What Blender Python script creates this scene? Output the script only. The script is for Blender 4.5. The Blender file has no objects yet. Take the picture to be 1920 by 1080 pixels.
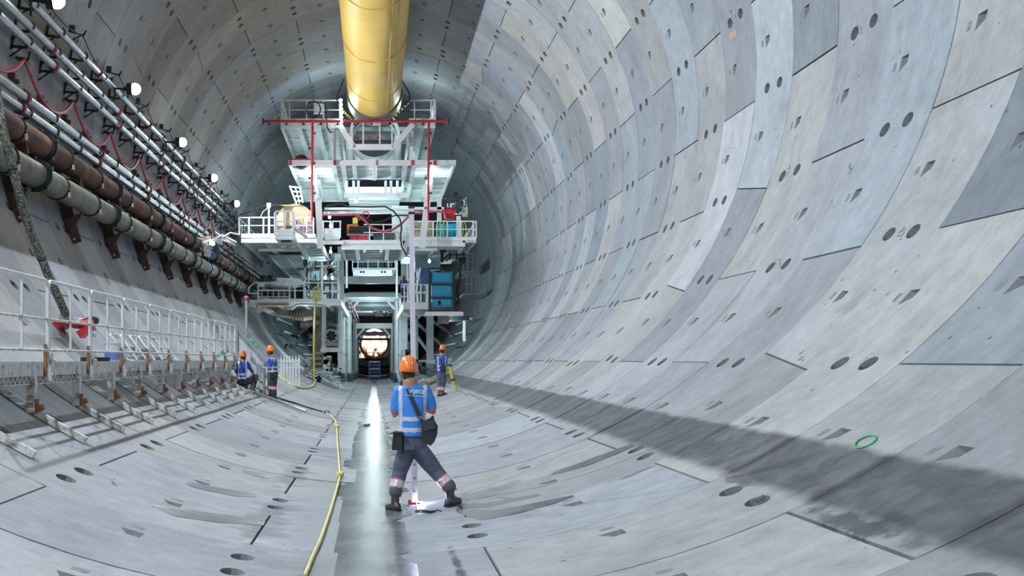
import bpy, bmesh, math, random
from mathutils import Vector, Matrix, Euler
rnd = random.Random(7)
SC = bpy.context.scene
COL = SC.collection
PI = math.pi
R = 7.0                     # inner radius of the tunnel lining, metres
EYE = 1.667                 # camera height above the invert
F = 2286.0                  # focal length in pixels of the 1920 frame
VX, VY = 702.0, 674.0       # where the tunnel's own lines converge

# ------------------------------------------------------------------ camera
cam_d = bpy.data.cameras.new('camera')
cam = bpy.data.objects.new('camera', cam_d); COL.objects.link(cam)
cam.location = (0, 0, EYE); cam.rotation_euler = (PI/2, 0, 0)
cam_d.sensor_width = 36; cam_d.sensor_fit = 'HORIZONTAL'
cam_d.lens = 36*F/1920
cam_d.shift_x = (960-VX)/1920; cam_d.shift_y = (VY-540)/1920
cam_d.clip_end = 500
SC.camera = cam
vs = SC.view_settings
SC.display_settings.display_device = 'sRGB'
vs.view_transform = 'Standard'; vs.look = 'None'; vs.gamma = 1; vs.use_curve_mapping = False
vs.exposure = 0.12

# ------------------------------------------------------------------ world + tunnel lamps
w = bpy.data.worlds.new('world'); SC.world = w; w.use_nodes = True
w.node_tree.nodes['Background'].inputs[0].default_value = (0.55, 0.68, 0.78, 1)
w.node_tree.nodes['Background'].inputs[1].default_value = 0.0

LAMP_X, LAMP_Z = -5.94, 8.38
LAMP_Y = [22.85+7.42*k for k in range(5)]
def spot(loc, aim, power, color, size=170, blend=.5, rad=.1):
    l = bpy.data.lights.new('lamp_or_fill_light', 'SPOT'); o = bpy.data.objects.new('lamp_or_fill_light', l); COL.objects.link(o)
    l.energy = power; l.color = color; l.spot_size = math.radians(size); l.spot_blend = blend; l.shadow_soft_size = rad
    o.location = loc; o.rotation_euler = Vector(aim).to_track_quat('-Z', 'Y').to_euler()
    return o
def point(loc, power, color, rad=.15):
    l = bpy.data.lights.new('lamp_or_fill_light', 'POINT'); o = bpy.data.objects.new('lamp_or_fill_light', l); COL.objects.link(o)
    l.energy = power; l.color = color; l.shadow_soft_size = rad; o.location = loc
    return o
def area(loc, aim, sx, sy, power, color):
    l = bpy.data.lights.new('lamp_or_fill_light', 'AREA'); o = bpy.data.objects.new('lamp_or_fill_light', l); COL.objects.link(o)
    l.shape = 'RECTANGLE'; l.size = sx; l.size_y = sy; l.energy = power; l.color = color
    o.location = loc; o.rotation_euler = Vector(aim).to_track_quat('-Z', 'Y').to_euler()
    return o
WARM = (1, .97, .93); COOL = (.80, .895, 1.0); TEAL = (.72, .93, 1.0)
for k_ in range(-5, 5):
    y = 22.85+7.42*k_
    spot((LAMP_X+.19, y, LAMP_Z), (1, 0, -.45), 1000 if k_ == 4 else 2250, COOL, 178, .8, .05)

# ------------------------------------------------------------------ helpers
def P(px, py, y):
    """world point that lies y metres down the tunnel on the sight line of a pixel"""
    return Vector(((px-VX)*y/F, y, EYE-(py-VY)*y/F))
def onwall(px, py, rr=R):
    a = (px-VX)/F; b = -(py-VY)/F; c = EYE-7.0
    A = a*a+b*b; B = 2*b*c; C_ = c*c-rr*rr
    t = (-B+math.sqrt(B*B-4*A*C_))/(2*A)
    return Vector((a*t, t, EYE+b*t))
def pol(th, y, rr=R):
    """point on the circle of radius rr, angle th in degrees from the invert, positive to the right"""
    t = math.radians(th); return Vector((rr*math.sin(t), y, 7.0-rr*math.cos(t)))
def floorz(x): return 7.0-math.sqrt(max(0, R*R-x*x))

class MB:
    def __init__(s): s.v = []; s.f = []; s.m = []; s.cur = 0
    def add(s, vs_, fs):
        o = len(s.v); s.v += [tuple(q) for q in vs_]; s.f += [tuple(i+o for i in q) for q in fs]; s.m += [s.cur]*len(fs); return s
    def hexa(s, p):       # 8 points: bottom ring 0-3, top ring 4-7
        return s.add(p, [(3,2,1,0),(4,5,6,7),(0,1,5,4),(1,2,6,5),(2,3,7,6),(3,0,4,7)])
    def box(s, c, d, rot=None):
        c = Vector(c); q = []
        M = rot.to_matrix() if isinstance(rot, Euler) else (rot if rot is not None else Matrix.Identity(3))
        for z in (-.5, .5):
            for x, y in ((-.5,-.5),(.5,-.5),(.5,.5),(-.5,.5)): q.append(c+M@Vector((x*d[0], y*d[1], z*d[2])))
        return s.hexa(q)
    def bb(s, a, b):
        return s.box(((a[0]+b[0])/2, (a[1]+b[1])/2, (a[2]+b[2])/2), (abs(b[0]-a[0]), abs(b[1]-a[1]), abs(b[2]-a[2])))
    def frame(s, p0, p1, up=(0,0,1)):
        p0 = Vector(p0); p1 = Vector(p1); d = (p1-p0); L = d.length; d = d/L if L > 0 else Vector((0,0,1))
        u = Vector(up)
        if abs(d.dot(u)) > .98: u = Vector((0,1,0)) if abs(d.y) < .9 else Vector((1,0,0))
        sd = d.cross(u).normalized(); u = sd.cross(d).normalized()
        return p0, p1, d, sd, u
    def bar(s, p0, p1, w, h=None, up=(0,0,1)):   # rectangular bar between two points
        h = w if h is None else h
        p0, p1, d, sd, u = s.frame(p0, p1, up)
        q = []
        for p in (p0, p1):
            for a, b in ((-.5,-.5),(.5,-.5),(.5,.5),(-.5,.5)): q.append(p+sd*a*w+u*b*h)
        return s.add(q, [(3,2,1,0),(4,5,6,7),(0,1,5,4),(1,2,6,5),(2,3,7,6),(3,0,4,7)])
    def ibeam(s, p0, p1, w, h, t=.03, up=(0,0,1)):
        p0, p1, d, sd, u = s.frame(p0, p1, up)
        s.bar(p0+u*(h/2-t/2), p1+u*(h/2-t/2), w, t, up); s.bar(p0-u*(h/2-t/2), p1-u*(h/2-t/2), w, t, up)
        return s.bar(p0, p1, t, h-2*t, up)
    def tube(s, pts, r, n=8, caps=True):
        pts = [Vector(p) for p in pts]; k = len(pts)
        rr = r if isinstance(r, (list, tuple)) else [r]*k
        prev = None; vv = []
        for i, p in enumerate(pts):
            d = (pts[min(i+1, k-1)]-pts[max(i-1, 0)])
            d = d.normalized() if d.length > 1e-9 else Vector((0,0,1))
            if prev is None:
                u = Vector((0,0,1)) if abs(d.z) < .95 else Vector((1,0,0))
            else: u = prev
            u = (u-d*u.dot(d)); u = u.normalized() if u.length > 1e-6 else d.orthogonal().normalized()
            prev = u; b = d.cross(u)
            for j in range(n):
                a = 2*PI*j/n; vv.append(p+(u*math.cos(a)+b*math.sin(a))*rr[i])
        ff = []
        for i in range(k-1):
            for j in range(n):
                ff.append((i*n+j, i*n+(j+1)%n, (i+1)*n+(j+1)%n, (i+1)*n+j))
        if caps: ff.append(tuple(range(n-1, -1, -1))); ff.append(tuple(range((k-1)*n, k*n)))
        return s.add(vv, ff)
    def cyl(s, p0, p1, r, n=12, r1=None): return s.tube([p0, p1], [r, r if r1 is None else r1], n)
    def ring(s, p0, p1, ro, ri, n=24):
        p0, p1, d, sd, u = s.frame(p0, p1); vv = []
        for p, r in ((p0, ro), (p1, ro), (p1, ri), (p0, ri)):
            for j in range(n):
                a = 2*PI*j/n; vv.append(p+(sd*math.cos(a)+u*math.sin(a))*r)
        ff = []
        for i in range(4):
            for j in range(n): ff.append((i*n+j, i*n+(j+1)%n, ((i+1)%4)*n+(j+1)%n, ((i+1)%4)*n+j))
        return s.add(vv, ff)
    def lathe(s, prof, c=(0,0,0), n=20, M=None):
        vv = []; c = Vector(c); M = M or Matrix.Identity(3)
        for r, z in prof:
            for j in range(n):
                a = 2*PI*j/n; vv.append(c+M@Vector((r*math.cos(a), r*math.sin(a), z)))
        ff = []
        for i in range(len(prof)-1):
            for j in range(n): ff.append((i*n+j, i*n+(j+1)%n, (i+1)*n+(j+1)%n, (i+1)*n+j))
        ff.append(tuple(range(n-1, -1, -1))); ff.append(tuple(range((len(prof)-1)*n, len(prof)*n)))
        return s.add(vv, ff)
    def prism(s, poly, d):      # poly: list of points, d: extrusion vector
        n = len(poly); d = Vector(d); vv = [Vector(p) for p in poly]; vv += [p+d for p in vv]
        ff = [tuple(range(n-1, -1, -1)), tuple(range(n, 2*n))]+[(i, (i+1)%n, n+(i+1)%n, n+i) for i in range(n)]
        return s.add(vv, ff)
    def plate(s, a, b, c, d, t): # quad with thickness t along its normal
        a, b, c, d = map(Vector, (a, b, c, d)); nn = (b-a).cross(d-a).normalized()*t
        return s.hexa([a, b, c, d, a+nn, b+nn, c+nn, d+nn])
    def ell(s, c, r, n=10, m=7, M=None):
        prof = [(math.sin(PI*i/m), -math.cos(PI*i/m)) for i in range(m+1)]
        c = Vector(c); M = M or Matrix.Identity(3); vv = []
        for q, z in prof:
            q = max(q, .02)
            for j in range(n):
                a = 2*PI*j/n; vv.append(c+M@Vector((q*math.cos(a)*r[0], q*math.sin(a)*r[1], z*r[2])))
        ff = [(i*n+j, i*n+(j+1)%n, (i+1)*n+(j+1)%n, (i+1)*n+j) for i in range(m) for j in range(n)]
        return s.add(vv, ff)
    def mesh(s, name, mats, smooth=False):
        me = bpy.data.meshes.new(name); me.from_pydata(s.v, [], s.f)
        mats = mats if isinstance(mats, (list, tuple)) else [mats]
        for m in mats: me.materials.append(m)
        if len(mats) > 1: me.polygons.foreach_set('material_index', s.m)
        if smooth:
            me.polygons.foreach_set('use_smooth', [True]*len(me.polygons))
            me.set_sharp_from_angle(angle=math.radians(40))
        me.update(); return me
    def build(s, name, mats, parent=None, smooth=False):
        o = bpy.data.objects.new(name, s.mesh(name, mats, smooth)); COL.objects.link(o)
        if parent is not None: o.parent = parent
        return o
def tag(o, label=None, cat=None, group=None, kind=None):
    if label: o['label'] = label
    if cat: o['category'] = cat
    if group: o['group'] = group
    if kind: o['kind'] = kind
    return o
def empty(name, label=None, cat=None, group=None, kind=None):
    o = bpy.data.objects.new(name, None); COL.objects.link(o); o.empty_display_size = .2
    return tag(o, label, cat, group, kind)
def rebase(root, base):
    base = Vector(base); root.location = base
    for c in root.children: c.matrix_parent_inverse = Matrix.Translation(-base)
    return root
def place(root, loc, rot=(0,0,0), sc=1):
    root.location = loc; root.rotation_euler = rot; root.scale = (sc, sc, sc); return root
def copy_tree(o, parent=None, label=None):
    c = o.copy(); COL.objects.link(c)
    if parent is not None: c.parent = parent
    if label: c['label'] = label
    for ch in list(o.children): copy_tree(ch, c)
    return c
def link(name, me, parent=None):
    o = bpy.data.objects.new(name, me); COL.objects.link(o)
    if parent is not None: o.parent = parent
    return o

# ------------------------------------------------------------------ materials
def nt(name):
    m = bpy.data.materials.new(name); m.use_nodes = True; t = m.node_tree
    return m, t, t.nodes['Principled BSDF']
def N(t, kind, **kw):
    n = t.nodes.new(kind)
    for k, v in kw.items(): setattr(n, k, v)
    return n
def mat(name, col, rough=.55, metal=0, var=.12, scale=6, bump=0, dirt=None, dirt_amt=.35, dscale=3, coat=0):
    """painted or raw surface with slight mottling, optional dirt patches and fine relief"""
    m, t, b = nt(name)
    b.inputs['Roughness'].default_value = rough; b.inputs['Metallic'].default_value = metal
    if coat: b.inputs['Coat Weight'].default_value = coat
    tc = N(t, 'ShaderNodeTexCoord')
    nz = N(t, 'ShaderNodeTexNoise'); nz.inputs['Scale'].default_value = scale; nz.inputs['Detail'].default_value = 5
    t.links.new(tc.outputs['Object'], nz.inputs['Vector'])
    r = N(t, 'ShaderNodeValToRGB'); e = r.color_ramp.elements
    c0 = [max(0, c*(1-var)) for c in col]; c1 = [min(1, c*(1+var)) for c in col]
    e[0].color = (*c0, 1); e[1].color = (*c1, 1); e[0].position = .3; e[1].position = .7
    t.links.new(nz.outputs['Fac'], r.inputs['Fac']); out = r.outputs['Color']
    if dirt:
        n2 = N(t, 'ShaderNodeTexNoise'); n2.inputs['Scale'].default_value = dscale; n2.inputs['Detail'].default_value = 8; n2.inputs['Roughness'].default_value = .7
        t.links.new(tc.outputs['Object'], n2.inputs['Vector'])
        r2 = N(t, 'ShaderNodeValToRGB'); r2.color_ramp.elements[0].position = .62-dirt_amt*.4; r2.color_ramp.elements[1].position = .75-dirt_amt*.3
        t.links.new(n2.outputs['Fac'], r2.inputs['Fac'])
        mx = N(t, 'ShaderNodeMixRGB'); t.links.new(r2.outputs['Color'], mx.inputs['Fac']); t.links.new(out, mx.inputs['Color1'])
        mx.inputs['Color2'].default_value = (*dirt, 1); out = mx.outputs['Color']
    t.links.new(out, b.inputs['Base Color'])
    if bump:
        bp = N(t, 'ShaderNodeBump'); bp.inputs['Strength'].default_value = bump; bp.inputs['Distance'].default_value = .02
        t.links.new(nz.outputs['Fac'], bp.inputs['Height']); t.links.new(bp.outputs['Normal'], b.inputs['Normal'])
    return m
def emit(name, col, s):
    m, t, b = nt(name); b.inputs['Base Color'].default_value = (*col, 1)
    b.inputs['Emission Color'].default_value = (*col, 1); b.inputs['Emission Strength'].default_value = s
    return m
M = {}
M['galv'] = mat('galvanised_steel', (.56, .62, .67), .26, .85, .15, 3)
M['black'] = mat('black_steel', (.025, .027, .03), .5, .2)
M['rubber'] = mat('black_rubber', (.02, .022, .024), .6)
M['rust'] = mat('rusty_steel', (.17, .075, .045), .75, .1, .35, 2.2, .3, (.07, .035, .03), .5, 1.2)
M['orange_rust'] = mat('fresh_rust', (.33, .14, .06), .8, 0, .3, 6, .3)
M['wrap'] = mat('wrapped_pipe', (.17, .145, .085), .5, .1, .4, 3, .25, (.055, .065, .07), .55, 2.6)
M['lug'] = mat('bare_lug', (.55, .44, .32), .6, .1)
M['brown'] = mat('brown_bracket', (.09, .055, .045), .75, .1, .3, 5)
M['redhose'] = mat('red_hose', (.55, .085, .12), .45)
M['redpaint'] = mat('red_paint', (.5, .02, .03), .4, 0, .2, 5)
M['white'] = mat('white_paint', (.72, .75, .74), .45, 0, .06, 3, 0, (.5, .5, .46), .12, 1.5)
M['gwhite'] = mat('gantry_paint', (.66, .72, .71), .45, 0, .08, 1.2, 0, (.45, .47, .44), .2, .9)
M['dirtywhite'] = mat('worn_white_paint', (.62, .64, .62), .5, 0, .1, 8, 0, (.23, .15, .09), .32, 7)
M['deckmetal'] = mat('deck_metal', (.42, .44, .44), .5, .4, .15, 9)
M['yellowduct'] = mat('yellow_duct', (.80, .50, .085), .42, 0, .06, .6, 0, (.68, .41, .08), .2, .5)
M['yellowhose'] = mat('yellow_hose', (.62, .55, .12), .45, 0, .2, 9)
M['darkframe'] = mat('dark_frame', (.04, .037, .035), .6, .3)
M['plug'] = mat('blue_tank', (.012, .30, .46), .35, 0, .1, 2)
M['ply'] = mat('plywood', (.50, .36, .23), .7, 0, .2, 4)
M['lampglass'] = emit('lamp_glass', (.92, .97, 1), 60)
M['tube'] = emit('tube_light', (.85, .97, 1), 14)
# ------------------------------------------------------------------ concrete of the lining
def concrete(name, core=False):
    m, t, b = nt(name)
    oi = N(t, 'ShaderNodeObjectInfo'); geo = N(t, 'ShaderNodeNewGeometry')
    L = t.links.new
    def noise(sc, det=5, ro=.55, vec=None):
        n = N(t, 'ShaderNodeTexNoise'); n.inputs['Scale'].default_value = sc; n.inputs['Detail'].default_value = det; n.inputs['Roughness'].default_value = ro
        L(vec if vec is not None else geo.outputs['Position'], n.inputs['Vector']); return n.outputs['Fac']
    def mth(op, a, b_=None, c=None, cl=False):
        n = N(t, 'ShaderNodeMath', operation=op); n.use_clamp = cl
        for i, x in enumerate((a, b_, c)):
            if x is None: continue
            if isinstance(x, (int, float)): n.inputs[i].default_value = x
            else: L(x, n.inputs[i])
        return n.outputs[0]
    def mix(f, a, c, mode='MIX'):
        n = N(t, 'ShaderNodeMixRGB', blend_type=mode)
        for i, x in ((0, f), (1, a), (2, c)):
            if isinstance(x, (int, float)): n.inputs[i].default_value = x
            elif isinstance(x, tuple): n.inputs[i].default_value = (*x, 1)
            else: L(x, n.inputs[i])
        return n.outputs[0]
    def smooth(x, lo, hi):
        n = N(t, 'ShaderNodeMapRange', interpolation_type='SMOOTHSTEP'); L(x, n.inputs['Value'])
        n.inputs['From Min'].default_value = lo; n.inputs['From Max'].default_value = hi; return n.outputs[0]
    sep = N(t, 'ShaderNodeSeparateXYZ'); L(geo.outputs['Position'], sep.inputs[0])
    X, Y, Z = sep.outputs
    th = mth('ARCTAN2', X, mth('SUBTRACT', 7.0, Z))          # angle from the invert
    big = noise(.9, 4); mid = noise(4, 7, .65); fine = noise(38, 4, .7); streak = None
    # vertical streaks along the ring direction: position squeezed round the circumference
    cmb = N(t, 'ShaderNodeCombineXYZ'); L(mth('MULTIPLY', th, 3.0), cmb.inputs[0]); L(mth('MULTIPLY', Y, 9.0), cmb.inputs[1])
    streak = noise(1.3, 5, .6, cmb.outputs[0])
    v = mth('ADD', mth('MULTIPLY', mth('SUBTRACT', big, .5), .6), mth('MULTIPLY', mth('SUBTRACT', mid, .5), .75))
    v = mth('ADD', v, mth('MULTIPLY', mth('SUBTRACT', streak, .5), .34))
    v = mth('ADD', mth('ADD', v, mth('MULTIPLY', mth('SUBTRACT', fine, .5), .30)), 1.0)
    col = mix(1.0, oi.outputs['Color'], (.5, .5, .5), 'MIX') if core else oi.outputs['Color']
    vc = N(t, 'ShaderNodeCombineXYZ'); L(v, vc.inputs[0]); L(v, vc.inputs[1]); L(v, vc.inputs[2])
    col = mix(1.0, col, vc.outputs[0], 'MULTIPLY')
    # darker mineral blotches
    bl = smooth(noise(2.1, 8, .72), .60, .74)
    col = mix(mth('MULTIPLY', bl, .38), col, (.17, .18, .185))
    sc = smooth(noise(9.5, 10, .82), .575, .66); col = mix(mth('MULTIPLY', sc, .5), col, (.13, .14, .15))
    lt = smooth(noise(1.7, 7, .7), .60, .72); col = mix(mth('MULTIPLY', lt, .25), col, (.46, .48, .49))
    # pin holes
    vor = N(t, 'ShaderNodeTexVoronoi'); vor.inputs['Scale'].default_value = 3.3; L(geo.outputs['Position'], vor.inputs['Vector'])
    ph = mth('MULTIPLY', smooth(vor.outputs['Distance'], .085, .06), smooth(noise(1.3, 3), .45, .6))
    col = mix(mth('MULTIPLY', ph, .85), col, (.05, .055, .06))
    # damp band on the right-hand invert
    wob = mth('MULTIPLY', mth('SUBTRACT', noise(1.6, 6, .65), .5), .028)
    tw = mth('ADD', th, wob)
    band = mth('MULTIPLY', smooth(tw, math.radians(24.9), math.radians(26.2)), smooth(tw, math.radians(31.4), math.radians(30.6)))
    blot = smooth(noise(2.6, 8, .75), .36, .62)
    fr = mth('PINGPONG', mth('SUBTRACT', Y, .5), 1.985/2)
    jl = smooth(fr, .16, .03)
    band = mth('MULTIPLY', band, mth('ADD', .74, mth('MULTIPLY', blot, .26)))
    col = mix(mth('MULTIPLY', band, .97), col, (.05, .056, .062))
    col = mix(mth('MULTIPLY', mth('MULTIPLY', band, jl), .8), col, (.018, .02, .024))
    # seepage patches: centre (angle in degrees, distance down the tunnel), half sizes, strength
    for a_, y_, ra, ry, st_ in ((24.9, 7.5, .9, .75, .8), (26.3, 7.3, .5, .3, .7), (25.3, 10.0, .5, .5, .6), (-4.2, 9.3, .5, 1.2, .5), (5.4, 8.9, .35, 1.8, .9), (-8.9, 12.0, 1.6, 2.0, .35), (-8.9, 17.0, 1.6, 2.0, .3), (22.2, 12.3, 2.4, .10, .55), (7.6, 13.6, .5, .7, .6), (47.5, 13.2, 1.5, .3, .15)):
        da = mth('DIVIDE', mth('SUBTRACT', th, math.radians(a_)), math.radians(ra)); dy_ = mth('DIVIDE', mth('SUBTRACT', Y, y_), ry)
        dd = mth('SQRT', mth('ADD', mth('MULTIPLY', da, da), mth('MULTIPLY', dy_, dy_)))
        dd = mth('ADD', dd, mth('MULTIPLY', mth('SUBTRACT', mid, .5), 3.2))
        col = mix(mth('MULTIPLY', smooth(dd, 1.2, .45), st_), col, (.03, .035, .04))
    # damp halo round the drain stream
    t2 = mth('ABSOLUTE', mth('ADD', th, mth('ADD', math.radians(.9), mth('MULTIPLY', mth('SUBTRACT', noise(.8, 6, .7), .5), .11))))
    halo = smooth(t2, math.radians(7.5), math.radians(2.8))
    halo = mth('MULTIPLY', halo, smooth(Y, 60, 30))
    col = mix(mth('MULTIPLY', halo, .42), col, (.15, .17, .185))
    low = smooth(mth('ABSOLUTE', th), math.radians(40), math.radians(15))
    dk = mth('MULTIPLY', smooth(noise(.7, 6, .7), .52, .68), low)
    col = mix(mth('MULTIPLY', dk, .4), col, (.15, .175, .20))
    L(col, b.inputs['Base Color'])
    wet = mth('MAXIMUM', mth('MULTIPLY', halo, .8), mth('MULTIPLY', band, .15))
    L(mth('SUBTRACT', mth('ADD', .66, mth('MULTIPLY', mid, .12)), mth('MULTIPLY', wet, .38)), b.inputs['Roughness'])
    bp = N(t, 'ShaderNodeBump'); bp.inputs['Strength'].default_value = .6; bp.inputs['Distance'].default_value = .02
    L(mth('ADD', mid, mth('MULTIPLY', fine, .3)), bp.inputs['Height']); L(bp.outputs[0], b.inputs['Normal'])
    return m
M['conc'] = concrete('segment_concrete')
M['pocket'] = mat('shaded_pocket_concrete', (.17, .18, .18), .8, 0, .15, 9)  # concrete colour darkened to paint in the shadow inside the pockets
M['plugpatch'] = mat('filled_grout_hole', (.21, .225, .23), .85, 0, .3, 9)
M['grout'] = mat('joint_grout', (.06, .065, .07), .9)

# ------------------------------------------------------------------ tunnel lining: rings of twelve precast segments
LAT = [-8.7, 7.7, 24.1, 39.9, 55.2, 70.2, 85.1, 99.8, 114.4, 129.0, 143.7, 158.4,
       173.2, 188.0, 202.9, 217.7, 232.4, 247.1, 262.0, 276.9, 291.8, 306.6, 321.5, 336.4]   # bolt rows, degrees
def ring_y(n): return .5+1.985*n
RW = 1.985; DEP = .13
SKEW = {(10,5): (-.9, 1.4), (11,4): (-.9, 1.4), (6,3): (-.9, 1.4), (19,16): (-.2, 1.3), (16,17): (-.6, 1.1),
        (23,10): (.7, -1.5), (9,18): (-.8, 1.2), (21,8): (.9, -1.2), (13,2): (.8, -1.3), (12,13): (-.8, 1.3), (17,22): (-.9, 1.2), (14,19): (.9, -1.2),
        (25,6): (.9, -1.3), (27,16): (-.8, 1.2), (8,21): (.8, -1.2)}
def joint(n, i):
    a = LAT[i % 24]+360*(i//24)
    s0, s1 = SKEW.get((n, i % 24), (0, 0))
    return a+s0, a+s1
def segment_mesh(a0, a1, b0, b1, mid, tris):
    """one precast segment from angle a to b (near edge 0, far edge 1) with bolt pockets at mid and at tris"""
    key = tuple(round(x, 3) for x in (a0, a1, b0, b1))
    if key in SEG: return SEG[key]
    g = math.degrees(.013/R)                     # half joint
    a0 += g; a1 += g; b0 -= g; b1 -= g
    V = []; Fc = []; Mt = []; cache = {}
    y0, y1 = .004, RW-.004
    ow, ol = .80, .145                           # oval pocket half width (deg), half length (m)
    tw_, tl = .72, .11
    cells = []                                   # pocket cells: (u0,u1,v0,v1,kind)
    vO = [(.33*RW, 'o'), (.67*RW, 'o')]
    us = {0.0, 1.0}
    def uof(ang): return (ang-a0)/(b0-a0)
    marks = [mid-1.2, mid+1.2]
    for tt in tris: marks += [tt-1.2, tt+1.2]
    marks = sorted(marks)
    U = [0.0]+[uof(x) for x in marks]+[1.0]
    UU = []
    for i in range(len(U)-1):
        n = max(1, int(round((U[i+1]-U[i])*abs(b0-a0)/2.6)))
        for k in range(n): UU.append(U[i]+(U[i+1]-U[i])*k/n)
    UU.append(1.0)
    Vv = [y0, .33*RW-.2, .33*RW+.2, .67*RW-.2, .67*RW+.2, y1]
    def pt(u, v, d=0):
        f = (v-y0)/(y1-y0); a = a0+(a1-a0)*f; b = b0+(b1-b0)*f
        p = pol(a+(b-a)*u, v, R+d); return p
    def vid(u, v, d=0):
        k = (round(u, 5), round(v, 4), round(d, 4))
        if k not in cache: cache[k] = len(V); V.append(tuple(pt(u, v, d)))
        return cache[k]
    def face(ids, m=0): Fc.append(tuple(ids)); Mt.append(m)
    um = uof(mid); ut = [uof(x) for x in tris]
    du = 1/(b0-a0)
    for i in range(len(UU)-1):
        ua, ub = UU[i], UU[i+1]; uc = (ua+ub)/2
        for j in range(5):
            va, vb = Vv[j], Vv[j+1]
            kind = None
            if j in (1, 3) and abs(uc-um) < .4*du: kind = 'o'
            elif j == 3 and any(abs(uc-x) < .4*du for x in ut): kind = 't'
            c = [vid(ua, va), vid(ub, va), vid(ub, vb), vid(ua, vb)]
            if not kind: face(c); continue
            vc = (va+vb)/2; hole = []
            if kind == 'o':
                n = 12
                for k in range(n):
                    an = -3*PI/4+2*PI*k/n
                    hole.append((uc+math.cos(an)*ow*du, vc+math.sin(an)*ol))
                per = n//4
            else:
                hole = [(uc-tw_*du, vc-tl*.2), (uc-tw_*.1*du, vc-tl*.8), (uc+tw_*du, vc-tl), (uc+tw_*du, vc+tl)]
                hole = [(uc-.2*du, vc-tl*.9), (uc+tw_*du, vc-tl), (uc+tw_*du, vc+tl), (uc-tw_*1.3*du, vc+tl)]
                per = 1; n = 4
            h0 = [vid(x, y) for x, y in hole]
            for q in range(4):                   # surround
                seq = [h0[(q*per+k) % n] for k in range(per+1)]
                face([c[q], c[(q+1) % 4]]+seq[::-1])
            dd = .085
            if kind == 'o':
                h1 = [vid(uc+(x-uc)*.8, vc+(y-vc)*.8, dd) for x, y in hole]
            else:
                cx = sum(x for x, y in hole)/4; cy = sum(y for x, y in hole)/4
                dep = [.14, .15, .012, .008]
                h1 = [vid(cx+(x-cx)*.9, cy+(y-cy)*.9, d) for (x, y), d in zip(hole, dep)]
            if kind == 't':
                pv_, pu = vc+.285, .5*du
                face([vid(uc-pu, pv_-.045, -.0025), vid(uc+pu*.9, pv_-.05, -.0025), vid(uc+pu, pv_+.045, -.0025), vid(uc-pu*.9, pv_+.05, -.0025)], 3)
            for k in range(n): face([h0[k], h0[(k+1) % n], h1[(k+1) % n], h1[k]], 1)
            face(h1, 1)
    # sides: chamfer then depth
    def strip(seq):
        for (u, v), (u2, v2) in zip(seq[:-1], seq[1:]):
            face([vid(u, v), vid(u, v, DEP), vid(u2, v2, DEP), vid(u2, v2)], 2)
    strip([(u, y0) for u in UU][::-1]); strip([(u, y1) for u in UU])
    strip([(0.0, v) for v in Vv]); strip([(1.0, v) for v in Vv][::-1])
    me = bpy.data.meshes.new('lining_segment'); me.from_pydata(V, [], Fc)
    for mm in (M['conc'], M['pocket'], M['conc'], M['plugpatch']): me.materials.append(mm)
    me.polygons.foreach_set('material_index', Mt)
    bm = bmesh.new(); bm.from_mesh(me); bmesh.ops.recalc_face_normals(bm, faces=bm.faces)
    c0 = pol((a0+b0)/2, RW/2, 0.0)
    f0 = max(bm.faces, key=lambda f: -abs(f.calc_center_median().x*0+(f.calc_center_median()-Vector((0, f.calc_center_median().y, 7))).length-R))
    cc = f0.calc_center_median()
    if f0.normal.dot(Vector((0, cc.y, 7))-cc) < 0: bmesh.ops.reverse_faces(bm, faces=bm.faces)
    bm.to_mesh(me); bm.free()
    me.polygons.foreach_set('use_smooth', [True]*len(me.polygons)); me.set_sharp_from_angle(angle=math.radians(28)); me.update()
    SEG[key] = me; return me
SEG = {}
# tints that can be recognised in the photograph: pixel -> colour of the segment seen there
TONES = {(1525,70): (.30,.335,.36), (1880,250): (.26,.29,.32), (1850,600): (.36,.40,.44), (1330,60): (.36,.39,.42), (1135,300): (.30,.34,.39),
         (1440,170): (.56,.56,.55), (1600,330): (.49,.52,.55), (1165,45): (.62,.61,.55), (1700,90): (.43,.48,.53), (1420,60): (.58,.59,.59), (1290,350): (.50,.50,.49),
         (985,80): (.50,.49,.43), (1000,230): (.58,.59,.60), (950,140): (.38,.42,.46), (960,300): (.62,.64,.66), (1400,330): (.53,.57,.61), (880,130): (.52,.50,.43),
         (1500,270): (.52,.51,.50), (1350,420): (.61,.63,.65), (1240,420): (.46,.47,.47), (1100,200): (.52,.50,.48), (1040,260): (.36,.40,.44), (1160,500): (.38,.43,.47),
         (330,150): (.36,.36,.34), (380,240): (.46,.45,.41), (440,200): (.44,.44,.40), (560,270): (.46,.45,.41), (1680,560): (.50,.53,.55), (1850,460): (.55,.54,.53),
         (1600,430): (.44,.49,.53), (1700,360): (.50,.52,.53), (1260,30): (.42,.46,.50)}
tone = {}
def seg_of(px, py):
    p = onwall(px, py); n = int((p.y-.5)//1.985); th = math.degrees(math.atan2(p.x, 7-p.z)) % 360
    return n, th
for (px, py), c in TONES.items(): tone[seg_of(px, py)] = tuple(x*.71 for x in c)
wl = empty('wall_left', kind='structure'); wr = empty('wall_right', kind='structure')
ce = empty('ceiling', kind='structure'); fl = empty('floor', kind='structure')
def side(th):
    th = (th+180) % 360-180
    return fl if abs(th) <= 36 else ce if abs(th) >= 122 else wr if th > 0 else wl
NEAR, FAR = 2, 34
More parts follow.
